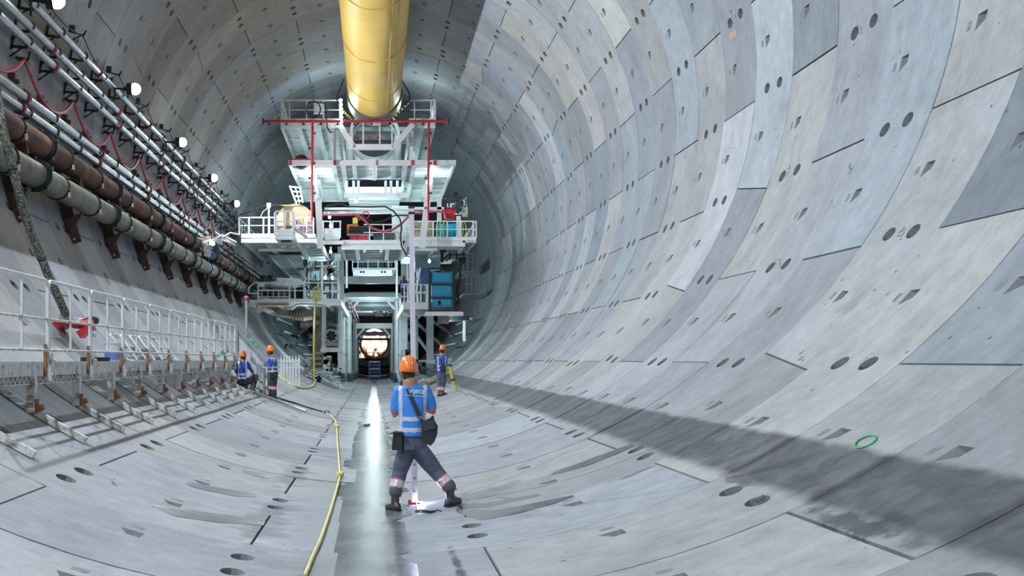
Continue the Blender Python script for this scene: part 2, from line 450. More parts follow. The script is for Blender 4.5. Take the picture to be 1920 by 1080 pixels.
def ring(n, sink=None):
    idx = [i for i in range(24) if (i+n) % 2 == 1]
    for k, i in enumerate(idx):
        j = i+2
        a0, a1 = joint(n, i); b0, b1 = joint(n, j)
        m_ = LAT[(i+1) % 24]+360*((i+1)//24)
        aa = LAT[i % 24]+360*(i//24); bb = LAT[j % 24]+360*(j//24)
        me = segment_mesh(a0, a1, b0, b1, m_, [(aa+m_)/2, (m_+bb)/2])
        rr = random.Random(n*97+i)
        warm = rr.random(); l = .32*(1+rr.uniform(-.19, .17))
        c = (l*(.92+.09*warm), l*(.98+.01*warm), l*(1.09-.12*warm))
        if rr.random() < .10: c = tuple(x*.78 for x in c)
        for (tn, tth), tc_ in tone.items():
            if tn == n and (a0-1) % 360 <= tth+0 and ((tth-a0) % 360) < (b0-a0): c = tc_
        if sink is not None: sink.append((me, n, c)); continue
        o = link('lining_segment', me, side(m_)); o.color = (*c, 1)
        d = pol(m_, 0, 1.0)-Vector((0, 0, 7)); o.location = Vector((0, ring_y(n), 0))+d*rr.uniform(-.006, .006)
for n in range(NEAR, FAR): ring(n)
# rings past the gantry front are too small to pick apart singly: plain joined rings
far = MB()
for n in range(FAR, 62):
    y0_ = ring_y(n)+.01; y1_ = ring_y(n+1)-.01
    idx = [i for i in range(24) if (i+n) % 2 == 1]
    for i in idx:
        a = LAT[i]; b = LAT[(i+2) % 24]+360*((i+2)//24); st = 5
        for k in range(st):
            t0 = a+.1+(b-a-.2)*k/st; t1 = a+.1+(b-a-.2)*(k+1)/st
            far.add([pol(t0, y0_), pol(t0, y1_), pol(t1, y1_), pol(t1, y0_)], [(0, 1, 2, 3)])
fo = far.build('lining_segment', M['conc'], wr, False); fo.color = (.27, .30, .32, 1); fo['kind'] = 'stuff'
# backing behind the joints, also closing the tunnel behind the camera
def shell(name, t0, t1, parent):
    b = MB(); st = int((t1-t0)/3)
    for k in range(st):
        u0 = t0+(t1-t0)*k/st; u1 = t0+(t1-t0)*(k+1)/st
        b.add([pol(u0, 3.9, R+.125), pol(u0, 126, R+.125), pol(u1, 126, R+.125), pol(u1, 3.9, R+.125)], [(0, 1, 2, 3)])
    return b.build('joint_backing', M['grout'], parent)
shell('f', -36, 36, fl); shell('r', 36, 122, wr); shell('l', -122, -36, wl); shell('c', 122, 238, ce)
b = MB()
for k in range(48):
    u0 = 7.5*k; u1 = u0+7.5
    b.add([pol(u0, -45), pol(u0, 4.46), pol(u1, 4.46), pol(u1, -45)], [(0, 1, 2, 3)])
bk = b.build('trim_1', M['conc'])
b = MB(); b.cyl((0, 124, 7), (0, 124.4, 7), 7.1, 48)
for k_ in range(9): b.ring((0, 123.7, 7), (0, 124, 7), .8+.7*k_, .7+.7*k_, 40)
eb = b.build('trim_2', M['grout']); eb['kind'] = 'structure'; bk.color = (.36, .38, .40, 1); bk['kind'] = 'structure'
# ------------------------------------------------------------------ ventilation duct under the crown
DZ, DR = 12.48, 1.06
duct = empty('ventilation_duct', 'huge yellow flexible ventilation duct hanging along the crown of the tunnel', 'duct')
b = MB(); n = 48; ys = [-12+1.2*k for k in range(52)]; ys[-1] = 49.3
vv = []
for k, y in enumerate(ys):
    for j in range(n):
        a = 2*PI*j/n; w_ = .006*math.sin(j*5.1+k*.9)+.008*math.sin(a*9+y*.35)
        r = DR+w_+(.012 if k % 5 == 0 else 0)
        vv.append((r*math.cos(a), y, DZ+r*math.sin(a)))
b.add(vv, [(i*n+j, (i+1)*n+j, (i+1)*n+(j+1) % n, i*n+(j+1) % n) for i in range(len(ys)-1) for j in range(n)])
b.build('duct_skin', M['yellowduct'], duct, True)
for y in (22.0, 28, 34, 40, 46):
    b = MB(); b.ring((0, y-.03, DZ), (0, y+.03, DZ), DR+.022, DR-.01, 48); b.build('hoop_seam', mat('duct_seam', (.62, .42, .10), .5) if y == 22 else bpy.data.materials['duct_seam'], duct, True)
b = MB()
for a in (-62, -48):
    t = math.radians(a); b.bar((DR*1.004*math.cos(t), -12, DZ+DR*1.004*math.sin(t)), (DR*1.004*math.cos(t), 49.2, DZ+DR*1.004*math.sin(t)), .025, .012)
b.build('weld_seam', bpy.data.materials['duct_seam'], duct)
b = MB(); b.ring((0, 49.0, DZ), (0, 50.6, DZ), DR+.07, DR-.02, 48)
b.build('end_collar', mat('duct_collar', (.16, .15, .12), .45, .3), duct, True)
rebase(duct, (0, 0, DZ-DR))

# ------------------------------------------------------------------ flood lamps on the left wall
lampm = []
for k, y in enumerate(LAMP_Y):
    which = ['nearest, at the top left corner', 'second from the camera', 'third from the camera', 'fourth from the camera', 'farthest, just before the white gantry'][k]
    t = empty('wall_floodlight', 'bright round floodlight on the left wall pipes, '+which, 'lamp', 'floodlights along the left wall')
    c = Vector((LAMP_X, y, LAMP_Z))
    b = MB(); b.ell(c, (.14, .14, .14), 16, 12); b.build('bulb', M['lampglass'], t, True)
    b = MB(); b.ring(c+Vector((-.06, 0, 0)), c+Vector((-.16, 0, 0)), .15, .12, 20); b.cyl(c+Vector((-.16, 0, 0)), c+Vector((-.2, 0, 0)), .15, 20); b.cyl(c+Vector((-.19, 0, 0)), c+Vector((-.3, 0, 0)), .05, 10)
    b.build('reflector', M['black'], t)
    b = MB(); b.bar(c+Vector((-.26, 0, 0)), c+Vector((-.62, 0, .02)), .045); b.bar(c+Vector((-.5, 0, .02)), c+Vector((-.5, 0, -.28)), .04)
    b.build('arm', M['black'], t); rebase(t, c)
ORD = ['nearest', 'second', 'third', 'fourth', 'fifth', 'sixth', 'seventh', 'eighth', 'ninth', 'tenth', 'eleventh', 'twelfth', 'thirteenth', 'fourteenth', 'fifteenth', 'sixteenth', 'seventeenth', 'eighteenth', 'nineteenth', 'twentieth', 'twenty-first', 'twenty-second', 'twenty-third', 'twenty-fourth', 'twenty-fifth', 'twenty-sixth', 'twenty-seventh', 'twenty-eighth']
# ------------------------------------------------------------------ pipes on the left wall
PY0, PY1 = 14.0, 76.0
def pipeline(name, label, th, rr, rad, m, cat='pipe', seg=6.35, ph=0, coup=None, group='galvanised pipes along the left wall', n=14):
    t = empty(name, label, cat, group)
    y = PY0+ph-seg
    while y < PY1:
        a = max(PY0-6, y); e = min(PY1, y+seg)
        if e-a > .2:
            b = MB(); b.cyl(pol(th, a+.01, rr), pol(th, e-.01, rr), rad, n); b.build('pipe_length', m, t, True)
            if coup:
                b = MB(); b.ring(pol(th, e-.05, rr), pol(th, e+.05, rr), rad+.028, rad-.01, 18)
                for s in (-1, 1): b.box(pol(th, e, rr)+Vector((0, 0, s*(rad+.04))), (.05, .05, .03))
                b.build('coupling', coup, t, True)
        y += seg
    rebase(t, pol(th, PY0, rr)); return t
M['cpl'] = mat('red_coupling', (.22, .02, .03), .5, .1)
pipeline('galvanised_pipe', 'shiny galvanised pipe nearest the floodlights, topmost of the upper three on the left wall', -102.6, 6.68, .085, M['galv'], ph=2.1, coup=M['cpl'])
pipeline('galvanised_pipe', 'shiny galvanised pipe in the middle of the upper three on the left wall', -99.0, 6.68, .085, M['galv'], ph=4.6, coup=M['cpl'])
pipeline('galvanised_pipe', 'shiny galvanised pipe lowest of the upper three, above the sagging red hose', -96.4, 6.68, .085, M['galv'], ph=4.9, coup=M['cpl'])
pipeline('galvanised_pipe', 'galvanised pipe just below the sagging red hose on the left wall', -87.2, 6.68, .095, M['galv'], ph=2.9, coup=M['cpl'])
pipeline('galvanised_pipe', 'galvanised pipe lying against the top of the rusty brown pipe', -84.7, 6.68, .095, M['galv'], ph=2.5, coup=M['cpl'])
M['clamp'] = mat('pipe_clamp', (.035, .045, .05), .5, .4)
for nm, lab, th, rr, rad, mm, ph in (('rusty_pipe', 'large rusty brown steel pipe on the left wall, above the wrapped grey pipe', -78.9, 6.5, .225, M['rust'], 3.2),
                                     ('wrapped_pipe', 'large grey-green wrapped pipe, lowest of the pipes on the left wall', -72.4, 6.5, .235, M['wrap'], 2.1)):
    t = empty(nm, lab, 'pipe', 'large pipes on the left wall'); y = PY0-6+ph; k = 0; rr_ = random.Random(5+int(ph))
    while y < PY1:
        e = min(PY1, y+6.1)
        b = MB(); pts = [pol(th, y+.02+(e-y-.04)*q/6, rr) for q in range(7)]; b.tube(pts, rad, 22); b.build('pipe_length', mm, t, True)
        b = MB(); b.ring(pol(th, e-.09, rr), pol(th, e+.09, rr), rad+.045, rad-.01, 24); b.ring(pol(th, e-.02, rr), pol(th, e+.02, rr), rad+.075, rad, 24)
        for q in range(5):
            an = 2*PI*q/5+.4; b.box(pol(th, e, rr)+Vector(((rad+.07)*math.cos(an), 0, (rad+.07)*math.sin(an))), (.07, .16, .07))
        b.build('flange_clamp', M['clamp'], t, True)
        for q in (1.5, 4.2):
            if y+q < PY1:
                b = MB()
                b.tube([pol(th, y+q, rr)+Vector(((rad+.015)*math.cos(an), .012*(-1)**s, (rad+.015)*math.sin(an))) for s, an in enumerate([2*PI*k_/24 for k_ in range(25)])], .016, 5, False)
                b.build('chain', M['clamp'], t)
                c = pol(th, y+q+.05, rr)+Vector((rad*.93, 0, -.10))
                b = MB(); b.prism([c+Vector((0, -.07, -.1)), c+Vector((0, .07, -.1)), c+Vector((0, .045, .09)), c+Vector((0, -.045, .09))], (.025, 0, 0)); b.build('lug_plate', M['lug'], t)
                b = MB(); b.cyl(c+Vector((.02, 0, .03)), c+Vector((.035, 0, .03)), .022, 10); b.build('lug_hole', M['black'], t)
        y = e
    rebase(t, pol(th, PY0, rr))
# wall brackets, one set per lining ring
def wvec(th, dr, y=0): return pol(th, y, R-dr)
br = empty('pipe_bracket', 'black steel arm holding the upper galvanised pipes off the left wall', 'bracket', 'brackets of the upper galvanised pipes')
for th in (-102.6, -99.0, -96.4):
    b = MB(); b.bar(wvec(th+1.0, .0), wvec(th+.9, .34), .05, .03, (0, 1, 0)); b.bar(wvec(th+2.6, .0), wvec(th+1.1, .22), .03, .03, (0, 1, 0)); b.build('arm', M['black'], br)
    b = MB(); c = wvec(th, .32)
    b.tube([c+Vector((math.cos(a)*.1, 0, math.sin(a)*.1)) for a in [PI*1.35*q/9-.8 for q in range(10)]], .014, 6); b.build('pipe_clip', M['clamp'], br)
b = MB(); b.bar(wvec(-105.5, .02), wvec(-95.0, .02), .05, .03, (0, 1, 0)); b.build('wall_plate', M['black'], br)
b2 = empty('pipe_bracket', 'small black steel clip holding the lower galvanised pipes to the left wall', 'bracket', 'clips of the lower galvanised pipes')
for th in (-87.2, -84.7):
    b = MB(); b.bar(wvec(th+1.0, .0), wvec(th+.8, .36), .05, .03, (0, 1, 0)); b.build('arm', M['black'], b2)
    b = MB(); c = wvec(th, .32); b.tube([c+Vector((math.cos(a)*.11, 0, math.sin(a)*.11)) for a in [PI*1.35*q/9-.8 for q in range(10)]], .014, 6); b.build('pipe_clip', M['clamp'], b2)
b = MB(); b.box(wvec(-90.3, .06), (.14, .14, .22)); b.cyl(wvec(-89.9, .03), wvec(-89.9, .2), .05, 8); b.build('anchor_block', M['brown'], b2)
b3 = empty('pipe_saddle', 'brown welded steel saddle under the large pipes on the left wall', 'bracket', 'saddles under the large pipes')
b = MB(); b.prism([wvec(-67.4, .02), wvec(-70.1, .02), wvec(-70.1, .42), wvec(-69.7, .42)], (0, .18, 0)); b.build('gusset', M['brown'], b3)
b = MB(); b.bar(wvec(-65.6, .03)+Vector((0, .11, 0)), wvec(-82.4, .03)+Vector((0, .11, 0)), .3, .05, (0, 1, 0)); b.build('wall_plate', M['brown'], b3)
b = MB()
for q in range(2): b.cyl(wvec(-66.3, .05)+Vector((0, .05+.12*q, 0)), wvec(-66.3, .09)+Vector((0, .05+.12*q, 0)), .025, 8)
b.build('bolt', M['lug'], b3)
b = MB(); b.bar(wvec(-75.8, .02), wvec(-75.9, .62), .2, .06, (0, 1, 0)); b.build('shelf_arm', M['brown'], b3)
first = True
for n in range(10, 30):
    y = ring_y(n)+1.0; w_ = ORD[n-10]
    for src, lb in ((br, 'black steel arm under the upper galvanised pipes, the {} one down the tunnel'), (b2, 'small black clip under the lower galvanised pipes, the {} one down the tunnel')):
        o = src if first else copy_tree(src); o.location = (0, y, 0); o['label'] = lb.format(w_)
    if n % 2 == 0:
        o = b3 if first else copy_tree(b3); o.location = (0, y+.4, 0); o['label'] = 'brown steel saddle under the large wall pipes, the {} one down the tunnel'.format(ORD[(n-10)//2])
    first = False
# sagging red hose over black hooks
hy = [16.0+3.86*k for k in range(11)]
t = empty('red_hose', 'dark pink hose sagging from hook to hook along the left wall', 'hose')
for k in range(len(hy)-1):
    pts = []
    for q in range(17):
        s = q/16; y = hy[k]+.25*0+(hy[k+1]-hy[k])*s
        sag = .62*4*s*(1-s)
        a = wvec(-94.4, .16); pts.append(Vector((a.x+.02, y, a.z-sag)))
    b = MB(); b.tube(pts, .036, 8); b.build('hose_span', M['redhose'], t, True)
rebase(t, (-6.8, hy[0], 7.6))
hk = empty('hose_hook', 'black hook carrying the dark pink hose on the left wall', 'hook', 'hooks of the pink hose')
b = MB(); b.bar(wvec(-94.4, 0), wvec(-94.2, .26), .04, .05); b.bar(wvec(-94.2, .25), wvec(-95.6, .27), .04, .04); b.build('hook_arm', M['black'], hk)
b = MB(); b.box(wvec(-94.0, .15), (.14, .5, .03)); b.build('tray', M['black'], hk)
for k, y in enumerate(hy):
    if y < 22: continue
    o = hk if k == 2 else copy_tree(hk); o.location = (0, y, 0); o['label'] = 'black hook under the dark pink hose, the {} one down the tunnel'.format(ORD[k-2])
# lamp cable on little stand-off arms above the top pipe
t = empty('lamp_cable', 'thin black power cable looping between stand-off arms above the top galvanised pipe', 'cable')
ay = [15.4+3.71*k for k in range(12)]
for k in range(len(ay)-1):
    pts = []
    for q in range(9):
        s = q/8; a = wvec(-105.2, .42); pts.append(Vector((a.x, ay[k]+(ay[k+1]-ay[k])*s, a.z-.32*4*s*(1-s)*(.6+.4*(k % 2)))))
    b = MB(); b.tube(pts, .014, 5); b.build('cable_span', M['rubber'], t, True)
rebase(t, (-6, ay[0], 8.6))
so = empty('stand_off_arm', 'black bent stand-off arm above the top galvanised pipe', 'bracket', 'stand-off arms of the lamp cable')
b = MB(); b.bar(wvec(-103.6, .2), wvec(-105.6, .46), .03); b.bar(wvec(-105.2, .10), wvec(-105.2, .46), .03); b.bar(wvec(-104.9, .44), wvec(-106.2, .47), .035); b.build('arm', M['black'], so)
b = MB(); b.box(wvec(-105.9, .16), (.12, .1, .12)); b.build('cable_clamp', M['clamp'], so)
for k, y in enumerate(ay):
    if y < 22: continue
    o = so if k == 2 else copy_tree(so); o.location = (0, y, 0); o['label'] = 'bent black stand-off arm above the top pipe, the {} one down the tunnel'.format(ORD[k-2])

# ------------------------------------------------------------------ black concrete hose with red end fitting
t = empty('concrete_hose', 'long black mud-spattered hose hanging down the left wall with a red end fitting', 'hose')
A0 = P(-14, 120, 17.2); A1 = P(2, 230, 17.3); A2 = P(45, 400, 17.8); A3 = P(88, 510, 18.6); A4 = P(124, 590, 19.3)
pts = []
cp = [A0, A1, A2, A3, A4]
for i in range(4):
    for q in range(4): pts.append(cp[i].lerp(cp[i+1], q/4))
pts.append(A4)
M['mudhose'] = mat('mud_spattered_hose', (.045, .05, .045), .55, 0, .3, 14, .3, (.36, .38, .28), .42, 26)
b = MB(); b.tube(pts, .066, 14); b.build('hose_body', M['mudhose'], t, True)
b = MB()
for i, p in enumerate(pts[1:-1]):
    if i % 5 == 0: d = (pts[i+2]-pts[i]).normalized(); b.ring(p-d*.015, p+d*.015, .072, .06, 12)
b.build('hose_band', M['rubber'], t, True)
c = P(128, 612, 19.4); ux = Vector((1, 0, 0)); s_ = 19.4/F*1.22
def q_(dx, dy, dd=0): return c+Vector((dx*s_, dd, -dy*s_))
def fold(pts_, w_): return [q_(x, y, d) for x, y, d in pts_]
b = MB()
b.prism([q_(-36, 0), q_(-12, -13), q_(-5, -12), q_(-2, -3), q_(-26, 8)], (0, .42, -.02)); b.build('end_flap', M['redpaint'], t)
b = MB(); b.prism([q_(-10, -13, .05), q_(12, -6, .05), q_(35, 2, .05), q_(35, 6, .05), q_(8, 3, .05), q_(-10, -3, .05)], (0, .32, 0)); b.build('saddle', M['redpaint'], t)
b = MB(); b.prism([q_(12, 8), q_(30, -2), q_(37, 2), q_(18, 18)], (0, .3, 0)); b.build('end_flap', M['redpaint'], t)
b = MB(); b.cyl(q_(14, -5, .1), q_(38, -3, .1), .09, 14); b.cyl(q_(22, -12, .12), q_(26, 6, .12), .08, 12); b.build('clamp_body', M['redpaint'], t, True)
b = MB(); b.ring(q_(33, -10, .05), q_(37, -9, .2), .07, .05, 14); b.build('clamp_ring', M['rubber'], t)
b = MB(); b.cyl(q_(-8, -23, .1), q_(-2, -12, .1), .10, 12)
for q in range(6): b.box(q_(-10+q*5, -14+(q % 3)*3, -.03), (.06, .05, .05), Euler((.3*q, .5*q, 0)))
b.build('taped_joint', M['white'], t); rebase(t, c)

# ------------------------------------------------------------------ side walkway with guard rail
WX = -3.72; DT = 1.640; WW = -4.44
wk = empty('side_walkway', 'white steel walkway carried on legs along the left side of the tunnel', 'walkway')
LY = [11.24+2.0*k for k in range(11)]
M['rib'] = mat('walkway_plank', (.55, .58, .58), .5, .3, .1, 10, 0, (.28, .26, .22), .3, 4)
for k in range(12):
    y0 = 9.24+2*k; b = MB(); b.bb((WW, y0+.01, DT-.05), (WW+.05, y0+1.99, DT)); b.bb((WX-.07, y0+.01, DT-.05), (WX-.02, y0+1.99, DT))
    for q in range(36): b.bb((WW+.04, y0+.02+q*.055, DT-.035), (WX-.06, y0+.046+q*.055, DT-.005))
    o = b.build('deck_panel', M['rib'], wk); o['kind'] = 'stuff'
    b = MB(); b.bb((WX-.03, y0+.01, DT-.155), (WX+.0, y0+1.99, DT-.03)); b.build('toe_beam', M['dirtywhite'], wk)
    b = MB()         # expanded-metal skirt: crossing strips
    for q in range(12):
        ya = y0+.05+q*.16
        b.bar((WX-.01, ya, DT-.16), (WX-.01, ya+.08, DT-.235), .012, .008, (1, 0, 0)); b.bar((WX-.01, ya+.08, DT-.235), (WX-.01, ya+.16, DT-.16), .012, .008, (1, 0, 0))
    b.bar((WX-.01, y0+.01, DT-.24), (WX-.01, y0+1.99, DT-.24), .02, .015)
    b.build('mesh_skirt', M['dirtywhite'], wk)
for y in LY+[33.2]:
    x = WX+.0; zf = floorz(x)
    b = MB(); b.bb((x-.045, y-.05, zf+.02), (x+.045, y+.05, DT-.15)); b.build('leg', M['dirtywhite'], wk)
    b = MB(); n = 8; d0, d1 = math.degrees(math.asin(-4.42/7)), math.degrees(math.asin(-3.15/7))
    pr = [pol(d0+(d1-d0)*q/n, y, R-.045) for q in range(n+1)]
    for q in range(n): b.bar(pr[q], pr[q+1], .07, .07, (0, 1, 0))
    b.build('foot_rail', M['dirtywhite'], wk)
    b = MB(); b.box((x+.05, y+.0, zf+.045), (.17, .09, .06), Euler((0, -.5, 0))); b.cyl((x+.06, y-.02, zf+.02), (x+.06, y-.02, zf+.17), .025, 8); b.build('base_clamp', M['orange_rust'], wk)
    b = MB(); b.bar((WW, y, DT-.2), (WX, y, DT-.2), .06, .1); b.build('cross_beam', M['dirtywhite'], wk)
rebase(wk, (WX, 10, floorz(WX)))
gr = empty('guardrail_panel', 'white tubular guard rail panel on the edge of the side walkway', 'guardrail', 'guard rail panels along the side walkway')
b = MB(); L = 2.02; H = .915; r = .022; cr = .09
pts = [(0, 0, -.02), (0, 0, H-cr)]+[(0, cr-cr*math.cos(a), H-cr+cr*math.sin(a)) for a in [PI/2*q/4 for q in range(1, 5)]]
pts += [(0, L-cr+cr*math.sin(a), H-cr+cr*math.cos(a)) for a in [PI/2*q/4 for q in range(0, 5)]]+[(0, L, -.02)]
b.tube(pts, r, 8); b.build('frame_tube', M['white'], gr, True)
b = MB(); b.tube([(0, .02, .48), (0, L-.02, .48)], .015, 8); b.build('middle_rail', M['dirtywhite'], gr, True)
b = MB(); b.tube([(0, .02, .13), (0, L-.02, .13)], .015, 8); b.build('bottom_rail', M['dirtywhite'], gr, True)
b = MB(); b.tube([(0, L/2, .13), (0, L/2, H)], .014, 8); b.build('baluster', M['white'], gr, True)
for k in range(1, 11):
    o = gr if k == 1 else copy_tree(gr); o.location = (WX+.03, 9.70+2.05*k, DT); o['label'] = 'white tubular guard rail panel on the walkway edge, the {} one down the tunnel'.format(ORD[k-1])
sock = empty('rail_socket', 'worn white socket clamp holding a guard rail post', 'clamp', 'sockets of the walkway guard rail')
b = MB(); b.bb((-.035, -.05, -.2), (.035, .05, .12)); b.build('sleeve', M['dirtywhite'], sock)
b = MB(); b.bb((-.04, -.085, -.14), (-.01, -.055, .22)); b.build('wedge_bar', M['orange_rust'], sock)
b = MB(); b.cyl((.03, -.02, -.12), (.075, -.02, -.12), .02, 8); b.cyl((.03, .02, .04), (.07, .02, .04), .016, 8); b.build('bolt', M['dirtywhite'], sock)
for k in range(1, 12):
    o = sock if k == 1 else copy_tree(sock); o.location = (WX+.04, 9.69+2.05*k, DT-.02); o['label'] = 'worn white socket at a guard rail post, the {} one down the tunnel'.format(ORD[k-1])
# things on the walkway
c = P(213, 676, 19.0)
t = empty('paint_bucket', 'white bucket with a blue label standing on the side walkway', 'bucket')
b = MB(); b.lathe([(.115, 0), (.135, .27), (.145, .275), (.145, .29), (.13, .29)], (0, 0, 0), 20); b.build('bucket_body', mat('bucket_white', (.62, .65, .70), .4), t, True)
b = MB(); b.ring((0, 0, .03), (0, 0, .15), .129, .11, 20); b.build('label_band', mat('bucket_label', (.12, .2, .55), .4), t, True)
place(t, (-4.12, 19.2, DT))
t = empty('tool_case', 'flat black case lying on the side walkway beside the bucket', 'case')
b = MB(); b.bb((-.2, -.12, 0), (.2, .12, .06)); b.build('case_body', M['black'], t); b = MB(); b.bb((-.06, -.15, .02), (.06, -.12, .04)); b.build('handle', M['rubber'], t)
place(t, (-4.12, 18.0, DT), (0, 0, 1.2))
# spare guard rail panels leaning in a stack against the wall
for k in range(5):
    o = copy_tree(gr); o['label'] = 'spare white guard rail panel leaning against the wall behind the walkway, '+['nearest of the stack', 'second of the stack', 'third of the stack', 'fourth of the stack', 'farthest of the stack'][k]
    o['group'] = 'spare guard rail panels leaning on the left wall'
    o.location = (-4.52+.03*k, 22.3+.75*k, DT+.03); o.rotation_euler = (0, -.62, 0); o.scale = (1, .85, .62)
# ------------------------------------------------------------------ backup gantry of the tunnelling machine
def fbx(b, x0, y0, x1, y1, Y, dY):
    """box whose front face fills a rectangle of sight lines at distance Y, dY metres deep"""
    p = P(x0, y1, Y); q = P(x1, y0, Y); return b.bb((p.x, Y, p.z), (q.x, Y+dY, q.z))
def part(name, m, parent, *boxes, smooth=False):
    b = MB()
    for q in boxes: fbx(b, *q)
    return b.build(name, m, parent, smooth)
def rail(parent, segs, h, Y, m=None, posts=None, mid=True, w=.05):
    """guard rail child made of runs ((x0,ybase,x1,ybase) in sight-line pixels at Y); h in pixels"""
    m = m or M['white']; g = MB(); k = F/Y
    first = None
    for (x0, y0, x1, y1, ps) in segs:
        b = MB(); a = P(x0, y0-h, Y); c = P(x1, y1-h, Y); b.bar(a, c, w, w)
        if first is None: first = b.build('guardrail', m, parent); par = first
        else: b.build('top_rail', m, par)
        if mid:
            b = MB(); b.bar(P(x0, y0-h*.52, Y), P(x1, y1-h*.52, Y), w*.7, w*.7); b.build('middle_rail', m, par)
        for px in ps:
            f = (px-x0)/(x1-x0) if x1 != x0 else 0; yb = y0+(y1-y0)*f
            b = MB(); b.bar(P(px, yb, Y), P(px, yb-h, Y), w*1.1, w*1.1); b.build('post', m, par)
    return first
def deepdeck(parent, x0, x1, yt, yb, Y0, Y1, m=None, ribs=8, longs=(), frontm=None, plate=.06):
    """deck seen from below: front edge beam, plate, cross joists and long beams"""
    m = m or M['gwhite']; p = P(x0, yb, Y0); q = P(x1, yt, Y0); zb, zt = p.z, q.z; h = zt-zb
    b = MB(); b.bb((p.x, Y0, zb), (q.x, Y0+.12, zt)); b.build('edge_beam', frontm or m, parent)
    b = MB(); b.bb((p.x, Y1-.12, zb), (q.x, Y1, zt)); b.build('edge_beam', m, parent)
    for x in (p.x, q.x-.1):
        b = MB(); b.bb((x, Y0+.12, zb), (x+.1, Y1-.12, zt)); b.build('edge_beam', m, parent)
    b = MB(); b.bb((p.x+.02, Y0+.1, zt-plate), (q.x-.02, Y1-.1, zt-.005)); b.build('deck_plate', m, parent)
    for k in range(1, ribs):
        y = Y0+(Y1-Y0)*k/ribs; b = MB(); b.bb((p.x+.1, y-.04, zt-h*.6), (q.x-.1, y+.04, zt-plate)); b.build('joist', m, parent)
    for f in longs:
        x = p.x+(q.x-p.x)*f; b = MB(); b.bb((x-.09, Y0+.12, zb+.01), (x+.09, Y1-.12, zt-plate)); b.build('long_beam', m, parent)
    # corrugated soffit between joists
    b = MB(); n = int((Y1-Y0)/.28)
    for k in range(n):
        y = Y0+.2+k*.28
        b.bb((p.x+.12, y, zt-plate-.035), (q.x-.12, y+.12, zt-plate))
    o = b.build('soffit_rib', m, parent); o['kind'] = 'stuff'
    return zb, zt
GW = M['gwhite']
M['pinkwhite'] = mat('warm_white_beam', (.66, .63, .62), .5, 0, .06, 2)
# --- top: duct platform
Y1 = 49.6
t = empty('duct_platform', 'top white platform of the gantry with guard rails on both sides of the yellow duct', 'platform')
deepdeck(t, 526, 640, 229, 240, Y1, 60, ribs=7, longs=(.3, .62))
deepdeck(t, 768, 816, 229, 240, Y1, 60, ribs=7, longs=(.5,))
rail(t, [(527, 226, 638, 226, (528, 543, 575, 606, 637))], 38, Y1, M['pinkwhite'])
rail(t, [(768, 226, 816, 226, (777, 808, 816))], 38, Y1, M['pinkwhite'])
part('toe_board', M['pinkwhite'], t, (527, 222, 640, 228, Y1, .04)); part('toe_board', M['pinkwhite'], t, (766, 222, 817, 228, Y1, .04))
for x0, x1 in ((527, 528), (815, 816)):    # side rails running back
    b = MB(); k = P(x0, 188, Y1); b.bar(k, k+Vector((0, 9, 0)), .05); b.bar(k-Vector((0, 0, .4)), k+Vector((0, 9, -.4)), .035)
    for q in range(8): b.bar(k+Vector((0, q*1.25, 0)), k+Vector((0, q*1.25, -.83)), .05)
    o = b.build('side_guardrail', M['pinkwhite'], t)
b = MB(); b.bar(P(638, 236, Y1-.2), P(664, 278, Y1-.2), .22, .2, (0, 1, 0)); b.build('cradle_arm', M['pinkwhite'], t)
b = MB(); b.bar(P(774, 233, Y1-.2), P(737, 278, Y1-.2), .22, .2, (0, 1, 0)); b.build('cradle_arm', M['pinkwhite'], t)
part('cradle_beam', M['pinkwhite'], t, (662, 270, 739, 280, Y1-.3, .25))
b = MB(); b.bar(P(660, 226, Y1-.3), P(735, 226, Y1-.3), .06); b.build('guardrail', M['pinkwhite'], t)
for px in (660, 681, 712, 735): part('post', M['pinkwhite'], t, (px-1.3, 226, px+1.3, 270, Y1-.3, .07))
for px in (665, 690, 707): part('red_bracket', M['redpaint'], t, (px, 256, px+8, 260, Y1+.2, .1))
for px in (626, 771): part('column', M['pinkwhite'], t, (px-3, 240, px+4, 300, Y1+.6, .25))
part('cross_beam', GW, t, (640, 238, 768, 246, 56, .2)); part('cross_beam', GW, t, (600, 262, 800, 268, 58, .2))
part('soffit_panel', GW, t, (640, 244, 768, 262, 57, .1))
for s, (a, c) in enumerate((((640, 205), (662, 226)), ((766, 192), (733, 226)))):       # hazard striped chain
    n = 12
    bs = [MB(), MB()]
    for k in range(n):
        f0, f1 = k/n, (k+1)/n; bs[k % 2].bar(P(a[0]+(c[0]-a[0])*f0, a[1]+(c[1]-a[1])*f0, Y1-.4), P(a[0]+(c[0]-a[0])*f1, a[1]+(c[1]-a[1])*f1, Y1-.4), .07)
    o = bs[0].build('hazard_bar', mat('hazard_yellow', (.7, .55, .05)) if s == 0 else bpy.data.materials['hazard_yellow'], t); o['label'] = 'black and yellow striped bar'
    bs[1].build('black_stripe', M['black'], o)
for a, c in (((645, 148), (632, 180)), ((632, 180), (632, 192)), ((632, 192), (638, 196)), ((753, 150), (768, 176)), ((768, 176), (768, 188)), ((768, 188), (758, 194))):
    b = MB(); b.bar(P(*a, Y1-.5), P(*c, Y1-.5), .045); b.build('suspension_rod', M['black'], t)
b = MB(); cc = P(702, 252, 54)
b.ring(cc, cc+Vector((0, .5, 0)), 1.13, 1.0, 40); b.build('cassette_ring', GW, t, True)
b = MB(); b.ring(cc+Vector((0, 1.6, 0)), cc+Vector((0, 5, 0)), 1.05, .98, 40); b.build('cassette_drum', M['white'], t, True)
for px in (745, 655):
    b = MB(); p = P(px, 300, 53.5); b.cyl(p, p+Vector((0, 0, 1.0)), .17, 14); b.ell(p+Vector((0, 0, 1.0)), (.17, .17, .08), 14, 6); b.build('air_cylinder', M['white'], t, True)
b = MB()
